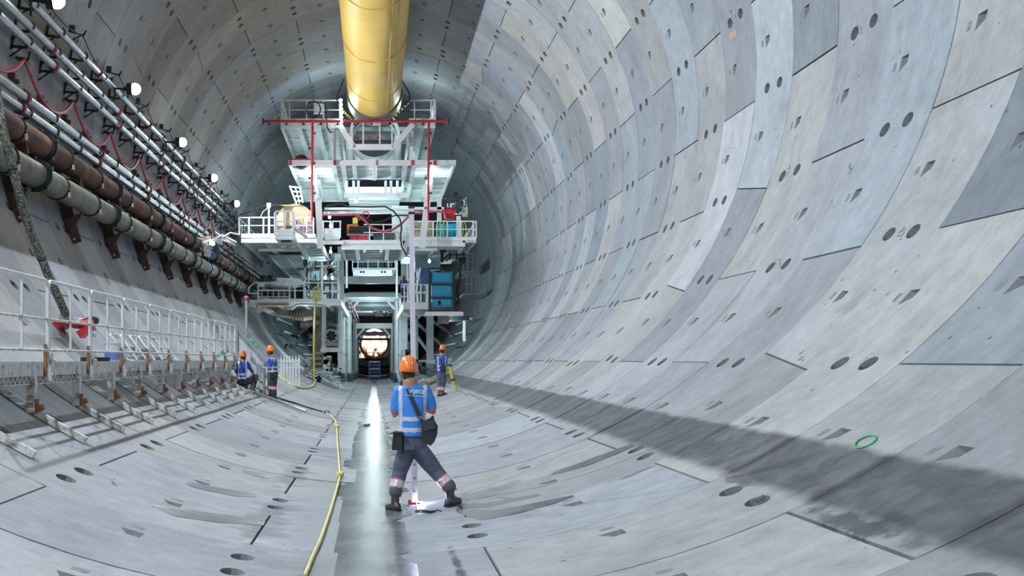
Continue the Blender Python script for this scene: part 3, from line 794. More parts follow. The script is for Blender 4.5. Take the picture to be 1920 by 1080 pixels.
for k in range(6): p = P(639+.3*k, 188+8*k, Y1-.5); b.ell(p, (.07, .07, .07), 8, 6)
o = b.build('light_string', M['tube'], t); o['kind'] = 'stuff'
o = part('control_box', M['pinkwhite'], t, (588, 193, 606, 212, Y1+.3, .25))
b = MB(); pts = [P(584+13*math.cos(a)+4, 205+15*math.sin(a), Y1-.3) for a in [2*PI*q/16-.5 for q in range(17)]]+[P(x, y, Y1-.3) for x, y in ((600, 192), (609, 194), (612, 205), (612, 225), (614, 240), (620, 249), (624, 247))]
b.tube(pts, .03, 6); b.build('black_cable', M['rubber'], t, True)
rebase(t, P(640, 240, Y1))
# --- red water spray pipes
t = empty('red_spray_pipe', 'long horizontal red pipe across the front of the top gantry platform', 'pipe', 'red pipes on the gantry')
b = MB(); b.cyl(P(494, 227.5, 49.1), P(841, 227.5, 49.1), .055, 10); b.build('pipe_run', M['redpaint'], t, True)
for k in range(11):
    px = 505+32*k; b = MB(); c = P(px, 227.5, 49.1); b.cyl(c, c-Vector((0, 0, .12)), .03, 8); b.cyl(c-Vector((0, 0, .12)), c-Vector((0, 0, .14)), .09, 10); b.build('spray_nozzle', M['black'], t)
for px in (494, 841): b = MB(); c = P(px, 227.5, 49.1); b.cyl(c-Vector((.03, 0, 0)), c+Vector((.03, 0, 0)), .13, 12); b.build('end_flange', M['clamp'], t)
rebase(t, P(640, 227, 49.1))
for px, side_ in ((585, 'left'), (803, 'right')):
    t = empty('red_spray_pipe', 'vertical red pipe hanging down the '+side_+' side of the gantry front', 'pipe', 'red pipes on the gantry')
    b = MB(); b.cyl(P(px+1, 229, 49.1), P(px-.5, 413, 49.1), .05, 10); b.build('pipe_run', M['redpaint'], t, True)
    for k in range(6): b = MB(); c = P(px, 250+28*k, 49.1); b.cyl(c, c+Vector((.11*(-1)**k, 0, 0)), .03, 8); b.cyl(c+Vector((.11*(-1)**k, 0, 0)), c+Vector((.14*(-1)**k, 0, 0)), .06, 8); b.build('spray_nozzle', M['black'], t)
    rebase(t, P(px, 413, 49.1))
# --- second deck
Y2 = 50.3
t = empty('upper_gantry_deck', 'wide white gantry deck with red end plates, second from the top', 'platform')
deepdeck(t, 541, 643, 300, 310, Y2, 62, ribs=9, longs=(.42, .83), frontm=M['pinkwhite'])
deepdeck(t, 760, 855, 300, 310, Y2, 62, ribs=9, longs=(.18, .55), frontm=M['pinkwhite'])
deepdeck(t, 643, 702, 300, 310, Y2, 54.3, ribs=3, longs=(.35,), frontm=M['pinkwhite'])
deepdeck(t, 702, 760, 300, 310, Y2, 54.3, ribs=3, longs=(.65,), frontm=M['pinkwhite'])
p = P(643, 300, Y2); q = P(760, 310, Y2)
b = MB(); b.bb((p.x, 58, q.z), (q.x, 66, q.z+.2)); b.build('rear_deck', GW, t)
for k in range(6): b = MB(); b.bb((p.x, 58.2+1.2*k, q.z-.1), (q.x, 58.3+1.2*k, q.z)); b.build('joist', GW, t)
for px in (542, 583, 625, 771, 813): part('red_end_plate', M['redpaint'], t, (px, 300.5, px+4.5, 309.5, Y2-.05, .05))
part('splice_plate', M['pinkwhite'], t, (699, 298, 705, 338, Y2-.1, .1))
for px in (650, 663, 672, 723, 733, 745):
    b = MB(); a = P(px, 339, 54.5); b.bar(a, a-Vector((0, 0, .55)), .12); b.build('hanger_post', M['white'], t)
part('hanger_beam', M['white'], t, (645, 361, 765, 370, 56, .2))
for px, x2 in ((592, 602), (803, 792)):
    b = MB(); b.bar(P(px+3, 338, 53.0), P(x2-1, 466, 53.0), .27, .3, (0, 1, 0)); b.build('column', M['pinkwhite'], t)
    b = MB(); b.bar(P(px-6 if px < 700 else px+6, 312, 52.6), P(px+5 if px < 700 else px-3, 372, 52.8), .16, .2, (0, 1, 0)); b.build('brace', GW, t)
for px, py, px2, py2 in ((586, 320, 592, 345), (812, 318, 803, 345)):
    b = MB(); b.cyl(P(px, py, 51.5), P(px2, py2, 51.8), .10, 10); b.build('tube_lamp', M['tube'], t, True)
# small ladder-like cage on the left
b = MB()
for k in range(4): b.bar(P(545+4*k, 350+9*k, 55), P(562+2*k, 352+8*k, 55), .07)
b.bar(P(543, 348, 55), P(556, 382, 55), .08); b.bar(P(562, 350, 55), P(568, 380, 55), .08); b.bar(P(553, 349, 55), P(562, 381, 55), .06)
b.build('side_ladder', M['white'], t)
b = MB(); a = P(578, 297.5, Y2+1); b.cyl(a+Vector((-.3, 0, -.12)), a+Vector((-.3, .3, -.12)), .3, 18); b.build('hose_coil', M['rubber'], t, True)
part('red_tray', M['redpaint'], t, (552, 297.5, 582, 300, Y2-.02, .3))
rebase(t, P(700, 310, Y2))
# --- third deck with cable reel and blue tank
Y3 = 54.0
t = empty('middle_gantry_deck', 'long white gantry deck at mid height carrying the cable reel and blue drum', 'platform')
deepdeck(t, 452, 600, 444, 455, Y3, 64, m=GW, ribs=7, longs=(.3, .7), frontm=M['white'])
deepdeck(t, 640, 756, 455, 468, Y3, 60, ribs=5, longs=(.25, .75), frontm=M['white'])
deepdeck(t, 760, 872, 450, 462, Y3, 64, ribs=7, longs=(.5,), frontm=M['white'])
deepdeck(t, 868, 893, 444, 455, Y3, 64, ribs=5)
part('toe_board', M['white'], t, (452, 438, 592, 446, Y3-.04, .04)); part('toe_board', M['white'], t, (768, 444, 893, 451, Y3-.04, .04)); part('toe_board', M['white'], t, (642, 450, 755, 457, Y3-.04, .04))
rail(t, [(448, 439, 518, 439, (449, 467, 494, 505, 517)), (552, 439, 588, 439, (553, 575, 588))], 31, Y3, M['white'])
rail(t, [(768, 446, 893, 446, (769, 812, 839, 864, 887, 893))], 31, Y3, M['white'])
rail(t, [(682, 452, 754, 452, (693, 719, 745, 754))], 31, Y3, M['white'])
b = MB(); c0 = P(448, 408, Y3); b.bar(c0, c0+Vector((0, 9, 0)), .05); b.bar(c0-Vector((0, 0, .35)), c0+Vector((0, 9, -.35)), .04)
for q in range(8): b.bar(c0+Vector((0, q*1.2, 0)), c0+Vector((0, q*1.2, -.72)), .05)
b.build('side_guardrail', M['white'], t)
b = MB(); c0 = P(893, 415, Y3); b.bar(c0, c0+Vector((0, 9, 0)), .05); b.bar(c0-Vector((0, 0, .35)), c0+Vector((0, 9, -.35)), .04)
for q in range(8): b.bar(c0+Vector((0, q*1.2, 0)), c0+Vector((0, q*1.2, -.72)), .05)
b.build('side_guardrail', M['white'], t)
# bay that sticks out under the reel
YB = 51.6
part('bay_floor', GW, t, (516, 440, 551, 447, YB, 2.3)); part('bay_front', M['white'], t, (519, 430, 548, 441, YB-.04, .04))
b = MB(); b.prism([P(516, 447, YB), P(551, 447, YB), P(560, 455, YB+2), P(524, 455, YB+2)], (0, 0, -.05)); b.build('bay_soffit', GW, t)
rail(t, [(516, 436, 549, 436, (517, 533, 549))], 40, YB, M['white'], w=.06)
for px in (514, 549): part('bay_cheek', M['white'], t, (px-.5, 398, px+1.5, 440, YB+.05, 1.2))
b = MB(); b.bar(P(552, 428, YB+.6), P(575, 445, YB+1.5), .09); b.build('bay_strut', M['white'], t)
part('bay_bracket', M['black'], t, (527, 449, 546, 453, YB+.3, .5))
part('tie_beam', M['pinkwhite'], t, (592, 451, 645, 458, Y3-.1, .2)); part('lamp_channel', M['pinkwhite'], t, (484, 466, 560, 471, Y3+1, .12))
for px in (527, 545, 572): part('soffit_bracket', M['white'], t, (px, 455.5, px+8, 464, Y3+.6, .3))
b = MB(); b.bar(P(504, 385, Y3), P(504, 439, Y3), .06); b.box(P(504, 385, Y3), (.18, .1, .2)); b.build('flood_post', M['white'], t)
part('inner_panel', M['white'], t, (608, 428, 637, 450, Y3+1.0, .1)); rail(t, [(604, 446, 640, 446, (606, 624, 638))], 31, Y3, M['white'])
part('long_tray', M['white'], t, (608, 389, 792, 393, 56, .3), (606, 396, 790, 400, 56.2, .3))
part('white_tray_arm', M['white'], t, (768, 463, 820, 470, Y3+.3, .25))
for k in range(2): part('lug_block', M['white'], t, (681+31*k, 467, 686+31*k, 473, Y3-.05, .15))
part('back_panel', GW, t, (735, 386, 768, 450, 57, .3)); part('frame_post', M['white'], t, (820, 372, 828, 415, 57, .25)); part('frame_beam', M['white'], t, (772, 388, 832, 393, 57, .25))
part('hanging_block', M['white'], t, (856, 405, 864, 447, Y3+.5, .3))
rebase(t, P(640, 462, Y3))
# cable reel
t = empty('cable_reel', 'large wooden cable reel standing on its rim behind the white rails of the gantry', 'reel')
c = P(554, 419, Y3+1.4); rr = 37*(Y3+1.4)/F; rr = .86
b = MB(); b.cyl(c-Vector((0, .35, 0)), c-Vector((0, .28, 0)), rr, 36); o1 = b.build('flange', M['ply'], t)
b = MB(); b.cyl(c+Vector((0, .28, 0)), c+Vector((0, .35, 0)), rr, 36); b.build('flange', M['ply'], t)
b = MB(); b.cyl(c-Vector((0, .28, 0)), c+Vector((0, .28, 0)), rr*.5, 24); b.build('hub', M['ply'], t)
b = MB(); b.ring(c-Vector((0, .37, 0)), c-Vector((0, .35, 0)), .12, .06, 16); b.build('bore_ring', M['black'], o1)
b = MB(); b.bar(c+Vector((-.4, -.36, -.2)), c+Vector((.45, -.36, -.2)), .05, .02, (0, 1, 0)); b.build('strap', M['black'], o1)
for q in range(5): b = MB(); b.bar(c+Vector((-rr*.9+.38*q, -.355, -rr*.35-.1*((q+1) % 2))), c+Vector((-rr*.9+.38*q, -.355, rr*.3)), .012, .01, (0, 1, 0)); b.build('board_joint', M['brown'], o1)
rebase(t, c-Vector((0, 0, rr)))
rr_ = random.Random(3)
t = empty('net_bundle', 'crumpled pink and grey net bundle beside the cable reel', 'net')
b = MB(); c = P(570, 427, Y3+.5)
for k in range(26):
    a = c+Vector((rr_.uniform(-.35, .35), rr_.uniform(-.2, .2), rr_.uniform(-.3, .25))); b.tube([a, a+Vector((rr_.uniform(-.2, .2), 0, rr_.uniform(-.2, .2))), a+Vector((rr_.uniform(-.3, .3), .1, rr_.uniform(-.3, .1)))], .03, 5)
o = b.build('net_strands', mat('purple_net', (.34, .24, .30), .7, 0, .4, 9), t); o['kind'] = 'stuff'; rebase(t, c-Vector((0, 0, .35)))
# blue drum with yellow hose
t = empty('blue_drum', 'bright blue plastic drum lying on its side behind the right-hand rails', 'drum')
c = P(838, 433, Y3+.9); b = MB(); b.cyl(c-Vector((.46, 0, 0)), c+Vector((.46, 0, 0)), .33, 24); b.build('drum_body', mat('cyan_plastic', (.01, .38, .62), .35), t, True)
for s in (-.3, 0, .3): b = MB(); b.ring(c+Vector((s-.02, 0, 0)), c+Vector((s+.02, 0, 0)), .345, .32, 24); b.build('drum_rib', bpy.data.materials['cyan_plastic'], t, True)
b = MB(); b.cyl(c-Vector((.5, 0, 0)), c-Vector((.46, 0, 0)), .3, 20); b.build('drum_lid', M['plug'], t); rebase(t, c-Vector((0, 0, .33)))
t = empty('yellow_hose_coil', 'loops of yellow hose draped over the blue drum', 'hose')
for k, (dx, rx) in enumerate(((-.1, .12), (.55, .16), (.62, .22), (-.38, .1))):
    b = MB(); b.tube([c+Vector((dx+rx*math.cos(a), -.15+.35*math.cos(a)*0-.2, .40*math.sin(a)+.02)) for a in [2*PI*q/20 for q in range(21)]], .025, 6, False); b.build('hose_loop', M['yellowhose'], t, True)
rebase(t, c-Vector((0, .3, .4)))
for k, (px, lab) in enumerate(((783, 'brown timber crate behind the white surveying staff'), (806, 'brown timber crate beside the right-hand gantry column'))):
    t = empty('timber_crate', lab, 'crate', 'timber crates on the gantry')
    part('crate_body', mat('crate_wood', (.36, .29, .2), .8, 0, .25, 5) if k == 0 else bpy.data.materials['crate_wood'], t, (px-8, 416, px+8, 445, Y3+1.5, .8)); part('crate_slat', M['ply'], t, (px-8, 428, px+8, 430, Y3+1.45, .05)); rebase(t, P(px, 445, Y3+1.5))
t = empty('red_hose_reel', 'dark red hose reel hanging at the right end of the gantry', 'reel')
b = MB(); c = P(842, 400, 56); b.cyl(c-Vector((.2, 0, 0)), c+Vector((.2, 0, 0)), .28, 18); b.cyl(c+Vector((-.24, 0, 0)), c+Vector((-.2, 0, 0)), .34, 18); b.cyl(c+Vector((.2, 0, 0)), c+Vector((.24, 0, 0)), .34, 18); b.build('reel_body', M['redpaint'], t, True)
b = MB(); b.bar(c+Vector((0, 0, .3)), c+Vector((0, 0, .75)), .08); b.bar(c+Vector((-.3, 0, .72)), c+Vector((.6, 0, .72)), .1); b.build('bracket', M['black'], t); rebase(t, c)
# sagging pink hose across the middle
t = empty('pink_hose', 'pink hose sagging across the middle of the gantry front', 'hose')
pts = [P(x, y, Y3-.5) for x, y in ((604, 403), (622, 403), (645, 403), (665, 402), (674, 405), (690, 420), (700, 429), (718, 434), (738, 430), (752, 420), (768, 404), (775, 400), (800, 398), (822, 396), (832, 399), (836, 410))]
b = MB(); b.tube(pts, .05, 8); b.build('hose_run', M['redhose'], t, True); rebase(t, pts[0])
t = empty('black_cable', 'black cable drooping across the gantry front and down beside the staff', 'cable')
b = MB(); b.tube([P(x, y, Y3-.6) for x, y in ((612, 386), (640, 382), (652, 387), (690, 388), (722, 387), (738, 396), (750, 410), (753, 425), (751, 445), (753, 462), (763, 480))], .035, 6); b.build('cable_run', M['rubber'], t, True)
b = MB(); b.tube([P(x, y, Y3-.4) for x, y in ((680, 408), (700, 417), (715, 416), (740, 404), (768, 404))], .03, 6); b.build('cable_run', M['rubber'], t, True); rebase(t, P(612, 386, Y3))
t = empty('black_cable', 'black cable strung from the left wall pipes to the cable reel', 'cable')
b = MB(); b.tube([P(x, y, Y3+.5) for x, y in ((449, 403), (470, 397), (490, 387), (506, 385), (530, 386))], .03, 6); b.build('cable_run', M['rubber'], t, True)
b = MB(); b.tube([P(x, y, Y3+.5) for x, y in ((506, 385), (540, 385), (560, 384))], .025, 6); b.build('cable_run', M['yellowhose'], t, True)
b = MB(); b.tube([P(x, y, Y3+.3) for x, y in ((488, 408), (493, 397), (503, 389))], .02, 6); b.build('cable_run', M['yellowhose'], t, True); rebase(t, P(449, 403, Y3))
# machinery seen through the middle opening
M['navy'] = mat('navy_paint', (.03, .06, .16), .5, 0, .4, 4)
M['dkgrey'] = mat('dark_machinery', (.07, .085, .095), .5, .3, .5, 3)
M['midgrey'] = mat('grey_machinery', (.30, .34, .35), .5, .1, .25, 2.5)
M['palecyan'] = mat('pale_cabinet', (.42, .55, .60), .4, 0, .1, 2)
t = empty('pump_unit', 'dark pump unit with orange motor behind the middle gantry rail', 'machine')
part('base_frame', M['redpaint'], t, (655, 441, 690, 451, Y3+1.5, 1)); part('pump_body', M['dkgrey'], t, (650, 424, 700, 438, Y3+2, 1)); part('skid', M['dkgrey'], t, (700, 436, 740, 451, Y3+2, 1))
b = MB(); c = P(651, 428, Y3+1.6); b.cyl(c, c+Vector((.5, 0, 0)), .18, 14); b.build('orange_motor', mat('orange_paint', (.65, .12, .03), .4), t, True)
b = MB()
for k, (y0, r) in enumerate(((431, .08), (436, .05), (426, .06))): b.cyl(P(655, y0, Y3+1.4), P(697, y0+1, Y3+1.4), r, 8)
b.build('manifold_pipe', M['black'], t, True); rebase(t, P(690, 451, Y3+2))
t = empty('chain_hoist', 'small yellow and red hoist hanging under the second gantry deck', 'hoist')
b = MB(); b.box(P(666, 414, Y3+.4), (.22, .2, .26)); b.build('hoist_body', M['yellowhose'], t); b = MB(); b.cyl(P(671, 408, Y3+.4), P(671, 408, Y3+.7), .16, 14); b.build('trolley_wheel', M['redpaint'], t); b = MB(); b.ring(P(686, 403, Y3+.6), P(686, 403, Y3+.7), .17, .12, 16); b.build('guide_wheel', M['redpaint'], t); rebase(t, P(666, 414, Y3))
# --- lower left deck
Y4 = 57.0
t = empty('lower_gantry_deck', 'lower left white gantry deck with an angled end rail, over the fan', 'platform')
deepdeck(t, 468, 640, 562, 573, Y4, 74, ribs=8, longs=(.3, .6, .85), frontm=M['white'])
part('toe_board', M['white'], t, (484, 560, 640, 567, Y4-.05, .05)); part('rust_edge', M['orange_rust'], t, (482, 569, 542, 572, Y4-.06, .06))
rail(t, [(483, 561, 638, 561, (484, 543, 553, 570, 597, 623, 637))], 31, Y4, M['white'], w=.06)
b = MB(); b.tube([P(x, y, Y4) for x, y in ((483, 530), (477, 530), (466, 540), (466, 550), (483, 550))], .035, 6); b.build('end_loop', M['white'], t)
for k in range(5): part('baluster', M['white'], t, (491+10.5*k, 546, 492+10.5*k, 559, Y4+.02, .03))
part('lower_rail', M['white'], t, (484, 556, 543, 557.5, Y4, .04), (484, 543, 543, 544.2, Y4, .04))
for px in (486, 550): part('white_sign', M['white'], t, (px, 531, px+10, 538, Y4-.05, .02))
b = MB(); b.bar(P(482, 570, Y4), P(482, 586, Y4), .12); b.bar(P(482, 584, Y4), P(457, 578, Y4+.2), .14); b.bar(P(497, 573, Y4+.3), P(484, 586, Y4+.3), .15, .1, (0, 1, 0)); b.build('end_bracket', M['lug'], t)
b = MB(); b.tube([P(x, y, Y4-.15) for x, y in ((538, 579), (548, 579), (556, 571), (565, 570), (600, 571), (612, 573))], .06, 8); b.build('galvanised_line', M['galv'], t, True)
rebase(t, P(550, 573, Y4))
M['tan'] = mat('dusty_steel', (.36, .31, .24), .7, 0, .25, 2, 0, (.15, .12, .09), .4, 1.5)
t = empty('fan_frame', 'dusty white frame under the lower left deck holding the round fan', 'frame')
YF = 62.0
part('post', M['white'], t, (603, 574, 611, 662, YF, .3)); part('post', M['white'], t, (634, 574, 641, 690, YF, .3)); part('shelf', M['white'], t, (601, 652, 643, 660, YF-.1, 1.2)); part('side_panel', M['tan'], t, (586, 574, 604, 690, YF+2, .3))
part('back_panel', M['tan'], t, (611, 575, 634, 652, YF+2.2, .1)); part('ladder_stile', M['lug'], t, (587, 652, 589, 700, YF+1, .1), (604, 652, 606, 700, YF+1, .1))
for k in range(4): part('ladder_tread', M['lug'], t, (588, 660+10*k, 606, 664+10*k, YF+1, .5))
b = MB(); b.cyl(P(563, 610, YF), P(600, 603, YF), .16, 12); b.build('dusty_pipe', M['tan'], t, True)
b = MB(); b.prism([P(500, 573, YF), P(600, 573, YF), P(600, 590, YF), P(560, 596, YF), P(520, 588, YF)], (0, 8, 0)); b.build('hopper', M['tan'], t)
for k in range(5):
    b = MB(); c = P(546+5*k, 592, YF-.3); b.ring(c, c+Vector((.06, 0, 0)), .28, .22, 14); b.build('duct_hoop', M['tan'], t)
rebase(t, P(620, 690, YF))
t = empty('axial_fan', 'round grey fan with a dark centre on the shelf under the lower left deck', 'fan')
c = P(621, 630, YF-.2); b = MB(); b.ring(c, c+Vector((0, .9, 0)), .36, .26, 28); b.build('fan_housing', mat('fan_grey', (.22, .26, .31), .4, .2), t, True)
b = MB(); b.cyl(c+Vector((0, .25, 0)), c+Vector((0, .5, 0)), .10, 14)
for k in range(7):
    a = 2*PI*k/7; d = Vector((math.cos(a), 0, math.sin(a))); s = Vector((-d.z, 0, d.x)); b.hexa([c+d*.09+s*.04+Vector((0, .3, 0)), c+d*.26+s*.08+Vector((0, .3, 0)), c+d*.26-s*.02+Vector((0, .4, 0)), c+d*.09-s*.04+Vector((0, .4, 0)), c+d*.09+s*.04+Vector((0, .32, 0)), c+d*.26+s*.08+Vector((0, .32, 0)), c+d*.26-s*.02+Vector((0, .42, 0)), c+d*.09-s*.04+Vector((0, .42, 0))])
b.build('fan_blades', M['black'], t); b = MB(); b.bb((c.x-.3, c.y, c.z-.48), (c.x+.3, c.y+.9, c.z-.34)); b.build('timber_base', M['ply'], t)
b = MB(); b.bb((c.x-.2, c.y+.2, c.z+.34), (c.x+.25, c.y+.8, c.z+.52)); b.build('terminal_box', M['black'], t); rebase(t, c-Vector((0, 0, .45)))
t = empty('blue_motor', 'dark blue motor behind the posts above the round fan', 'motor')
c = P(632, 598, YF+1); b = MB(); b.cyl(c-Vector((0, 0, .25)), c+Vector((0, 0, .3)), .2, 14); b.build('motor_body', mat('motor_blue', (.02, .10, .22), .4), t, True)
b = MB(); b.cyl(c+Vector((-.25, 0, -.45)), c+Vector((-.05, 0, -.25)), .12, 10); b.build('pump_head', M['lug'], t, True); rebase(t, c)
# --- portal frames along the passage
def portal(Y, xl, xr, yh0, yh1, yfoot, wpx, m, label, braces=True):
    t = empty('portal_frame', label, 'frame', 'portal frames of the gantry passage')
    L = P(xl, yh0, Y); Rr = P(xr, yh0, Y); w_ = wpx*Y/F
    for x in (L.x, Rr.x-w_):
        zf = floorz(x+w_/2)+.45; zf = max(zf, P(0, yfoot, Y).z)
        b = MB(); b.ibeam((x+w_/2, Y+w_/2, zf), (x+w_/2, Y+w_/2, L.z), w_, w_, w_*.14, (1, 0, 0)); b.build('column', m, t)
        b = MB(); b.bb((x-.1, Y-.2, floorz(x)+.02), (x+w_+.1, Y+.8, zf)); b.build('foot_block', M['dkgrey'], t)
    b = MB(); z0 = P(0, yh1, Y).z; b.bb((L.x, Y-.02, z0), (Rr.x, Y+w_, L.z)); b.build('header_beam', m, t)
    if braces:
        for s, x in ((1, L.x+w_), (-1, Rr.x-w_)):
            b = MB(); b.bar((x, Y+w_/2, z0-.7), (x+s*.6, Y+w_/2, z0), .12); b.build('knee_brace', m, t)
    rebase(t, (0, Y, floorz(L.x))); return t
portal(72, 636, 760, 518, 532, 700, 7, M['white'], 'nearest portal frame, grey-white, with a plain header above the passage', False)
portal(80, 653, 746, 547, 560, 700, 6, M['white'], 'brightly lit white portal frame, second along the passage')
portal(90, 662, 741, 575, 583, 700, 5, M['midgrey'], 'third portal frame along the passage, grey', False)
portal(100, 664, 738, 606, 616, 702, 5, M['gwhite'], 'fourth portal frame along the passage, low header')
portal(108, 668, 735, 622, 629, 702, 4, M['gwhite'], 'fifth portal frame along the passage', False)
portal(116, 670, 733, 634, 638, 702, 3.5, M['midgrey'], 'farthest portal frame, in front of the warm glow', False)
t = empty('passage_services', 'white side posts, pipes and trays lining both sides of the gantry passage', 'frame')
rr_ = random.Random(11)
for k in range(9):
    Y = 74+4.6*k
    for s, x in ((-1, -1.95), (1, 1.65)):
        z0 = floorz(x)+.3
        b = MB(); b.bar((x, Y, z0), (x, Y, 5.6), .12); b.build('post', M['white'] if k % 2 else M['gwhite'], t)
        if k < 8:
            for z in (2.0+rr_.uniform(-.1, .1), 3.1, 4.4): b = MB(); b.bar((x, Y, z), (x, Y+4.6, z), .08); b.build('side_rail', M['white'], t)
            b = MB(); b.bar((x, Y, 3.1), (x, Y+4.6, 4.4), .07); b.build('diagonal', M['gwhite'], t)
for k in range(5): b = MB(); b.cyl((-1.7+.1*k, 74, 4.7+.25*(k % 3)), (-1.7+.1*k, 112, 4.7+.25*(k % 3)), .05, 8); b.build('service_pipe', M['dkgrey'] if k % 2 else M['redpaint'], t, True)
for k in range(12):
    Y = 74+3*k; b = MB(); b.bb((-1.9, Y, 5.45), (1.6, Y+.25, 5.7)); b.build('roof_beam', M['midgrey'] if k % 2 else GW, t)
b = MB(); b.bb((-1.95, 76, 5.7), (1.65, 113, 5.76)); b.build('roof_plate', M['midgrey'], t)
rebase(t, (-1.95, 74, 1))
# cross structure of the upper passage: rail, red boxes, drilled beam
t = empty('upper_passage_deck', 'railed crossing with red boxes above the nearest portal header', 'platform')
YU = 66.0
part('crossing_deck', GW, t, (660, 502, 742, 506, YU, 5)); rail(t, [(661, 502, 742, 502, (661, 671, 690, 709, 728, 741))], 21, YU, M['white'])
o = part('drilled_beam', M['white'], t, (662, 506, 735, 517, YU-.6, .3))
for px in (677, 682, 716, 722): b = MB(); c = P(px, 510, YU-.62); b.cyl(c, c+Vector((0, .02, 0)), .06, 12); b.build('bolt_hole', M['black'], o)
part('red_cabinet', M['redpaint'], t, (691, 481, 708, 487, YU+1, .8)); part('red_cabinet', M['redpaint'], t, (711, 481, 719, 487, YU+1, .8)); part('navy_cabinet', M['navy'], t, (673, 481, 688, 500, YU+1.5, .8)); part('dark_cabinet', M['dkgrey'], t, (692, 489, 720, 501, YU+1.2, .8)); part('dark_cabinet', M['dkgrey'], t, (722, 484, 736, 500, YU+1.4, .8))
part('side_column', GW, t, (633, 462, 645, 700, 70, .4)); part('side_column', GW, t, (752, 462, 764, 655, 70, .4)); part('top_header', M['tan'], t, (645, 468, 752, 480, 62, .3))
part('stair_stringer', GW, t, (648, 481, 652, 540, YU, .3)); part('stair_stringer', GW, t, (742, 481, 746, 560, YU, .3))
rebase(t, P(700, 517, YU))
# far end: cutting machine lit by warm lamps
M['warmrock'] = mat('warm_machine', (.66, .55, .48), .7, 0, .5, 1.2, .4)
t = empty('far_machine', 'rounded pinkish machine glowing in warm light at the far end of the passage', 'machine')
b = MB()
for k in range(9):
    b.ell((-1.5+.36*k, 121+.2*(k % 3), 3.0+.45*math.sin(k*1.7)), (.45, .5, .6+.15*(k % 2)), 10, 7)
b.bb((-1.7, 121.5, 1.8), (1.7, 122.5, 4.0)); b.build('machine_shell', M['warmrock'], t, True)
b = MB(); b.ring((-.0, 119.5, 3.2), (0, 119.8, 3.2), 1.5, 1.25, 30); b.build('shell_ring', M['warmrock'], t, True)
rebase(t, (0, 121, 1.8))
t = empty('trolley_platform', 'dark curved platform at the end of the passage, under the warm glow', 'platform')
b = MB(); n = 14
for k in range(n):
    a0 = -24+44*k/n; a1 = -24+44*(k+1)/n; q0 = pol(a0, 113, 6.0); q1 = pol(a1, 113, 6.0); q0.x -= .1; q1.x -= .1
    b.hexa([q0, q1, q1+Vector((0, 3, 0)), q0+Vector((0, 3, 0)), q0+Vector((0, 0, .55)), q1+Vector((0, 0, .55)), q1+Vector((0, 3, .55)), q0+Vector((0, 3, .55))])
b.build('curved_beam', M['dkgrey'], t); b = MB(); b.bb((-1.5, 114, .35), (1.3, 115.5, .62)); b.build('roller_frame', M['brown'], t); b = MB(); b.bar((-1.3, 113.4, 1.65), (-1.3, 113.4, 2.3), .05); b.bar((1.1, 113.4, 1.65), (1.1, 113.4, 2.3), .05); b.bar((-1.3, 113.4, 2.3), (1.1, 113.4, 2.3), .05); b.build('hand_rail', M['lug'], t)
rebase(t, (0, 113, .4))
t = empty('steel_steps', 'small blue steel steps at the far end of the stream', 'steps')
c = Vector((0, 96, .12))
for x in (-.42, .42):
    b = MB(); b.bar(c+Vector((x, 0, 0)), c+Vector((x, .0, 1.35)), .09); b.build('upright', mat('slate_blue', (.05, .10, .2), .5) if x < 0 else bpy.data.materials['slate_blue'], t)
for k in range(5): b = MB(); b.bb((c.x-.42, 96, .3+.28*k), (c.x+.42, 96.3, .42+.28*k)); b.build('tread', M['navy'] if k % 2 else M['midgrey'], t)
b = MB(); b.bb((-.45, 96.3, .1), (.45, 96.36, 1.5)); b.build('back_plate', M['navy'], t); rebase(t, c)
# --- lower right deck, tank shelf
t = empty('right_gantry_deck', 'lower right white gantry deck between the staff and the framed blue tank', 'platform')
deepdeck(t, 756, 804, 567, 580, Y4+1, 74, ribs=7, longs=(.5,), frontm=M['white']); rail(t, [(757, 567, 803, 567, (758, 768, 789, 802))], 34, Y4+1, M['white'], w=.06)
part('under_beam', GW, t, (756, 580, 806, 592, Y4+3, .3)); part('post', GW, t, (775, 592, 784, 690, 72, .3)); part('post', GW, t, (800, 592, 813, 690, 73, .35)); part('post', M['white'], t, (748, 575, 752, 660, 70, .2), (755, 575, 760, 680, 71, .2))
part('foot_beam', GW, t, (757, 675, 816, 682, 72, .3)); rebase(t, P(780, 580, Y4+1))
t = empty('tank_shelf', 'white cantilever shelf under the framed blue tank', 'shelf')
part('shelf_edge', M['white'], t, (797, 585, 869, 592, Y4, .15)); part('shelf_plate', M['white'], t, (799, 584, 866, 586, Y4+.1, 3)); part('hanging_motor', M['tan'], t, (822, 592, 842, 606, Y4+1, .6)); part('under_tray', M['dkgrey'], t, (835, 592, 880, 600, Y4+3, 3)); part('post', GW, t, (868, 596, 873, 640, Y4+4, .2))
rebase(t, P(830, 592, Y4))
t = empty('framed_tank', 'tall blue plastic tank strapped in a black steel frame on the right of the gantry', 'tank')
b = MB(); b2_ = MB()
o = part('tank_body', M['plug'], t, (810, 507, 848, 575, Y4+.25, 1.1))
part('tank_panel', M['plug'], o, (816, 512, 844, 528, Y4+.2, .05)); part('tank_panel', M['plug'], o, (813, 533, 845, 552, Y4+.2, .05)); part('tank_panel', M['plug'], o, (813, 560, 845, 572, Y4+.2, .05))
part('lid_handle', M['black'], o, (815, 507, 828, 510, Y4+.18, .06), (831, 507, 845, 510, Y4+.18, .06)); b = MB(); c = P(824, 566, Y4+.15); b.cyl(c, c+Vector((0, .1, 0)), .07, 12); b.bb((c.x-.06, c.y, c.z-.14), (c.x+.06, c.y+.1, c.z)); b.build('outlet_valve', M['black'], o)
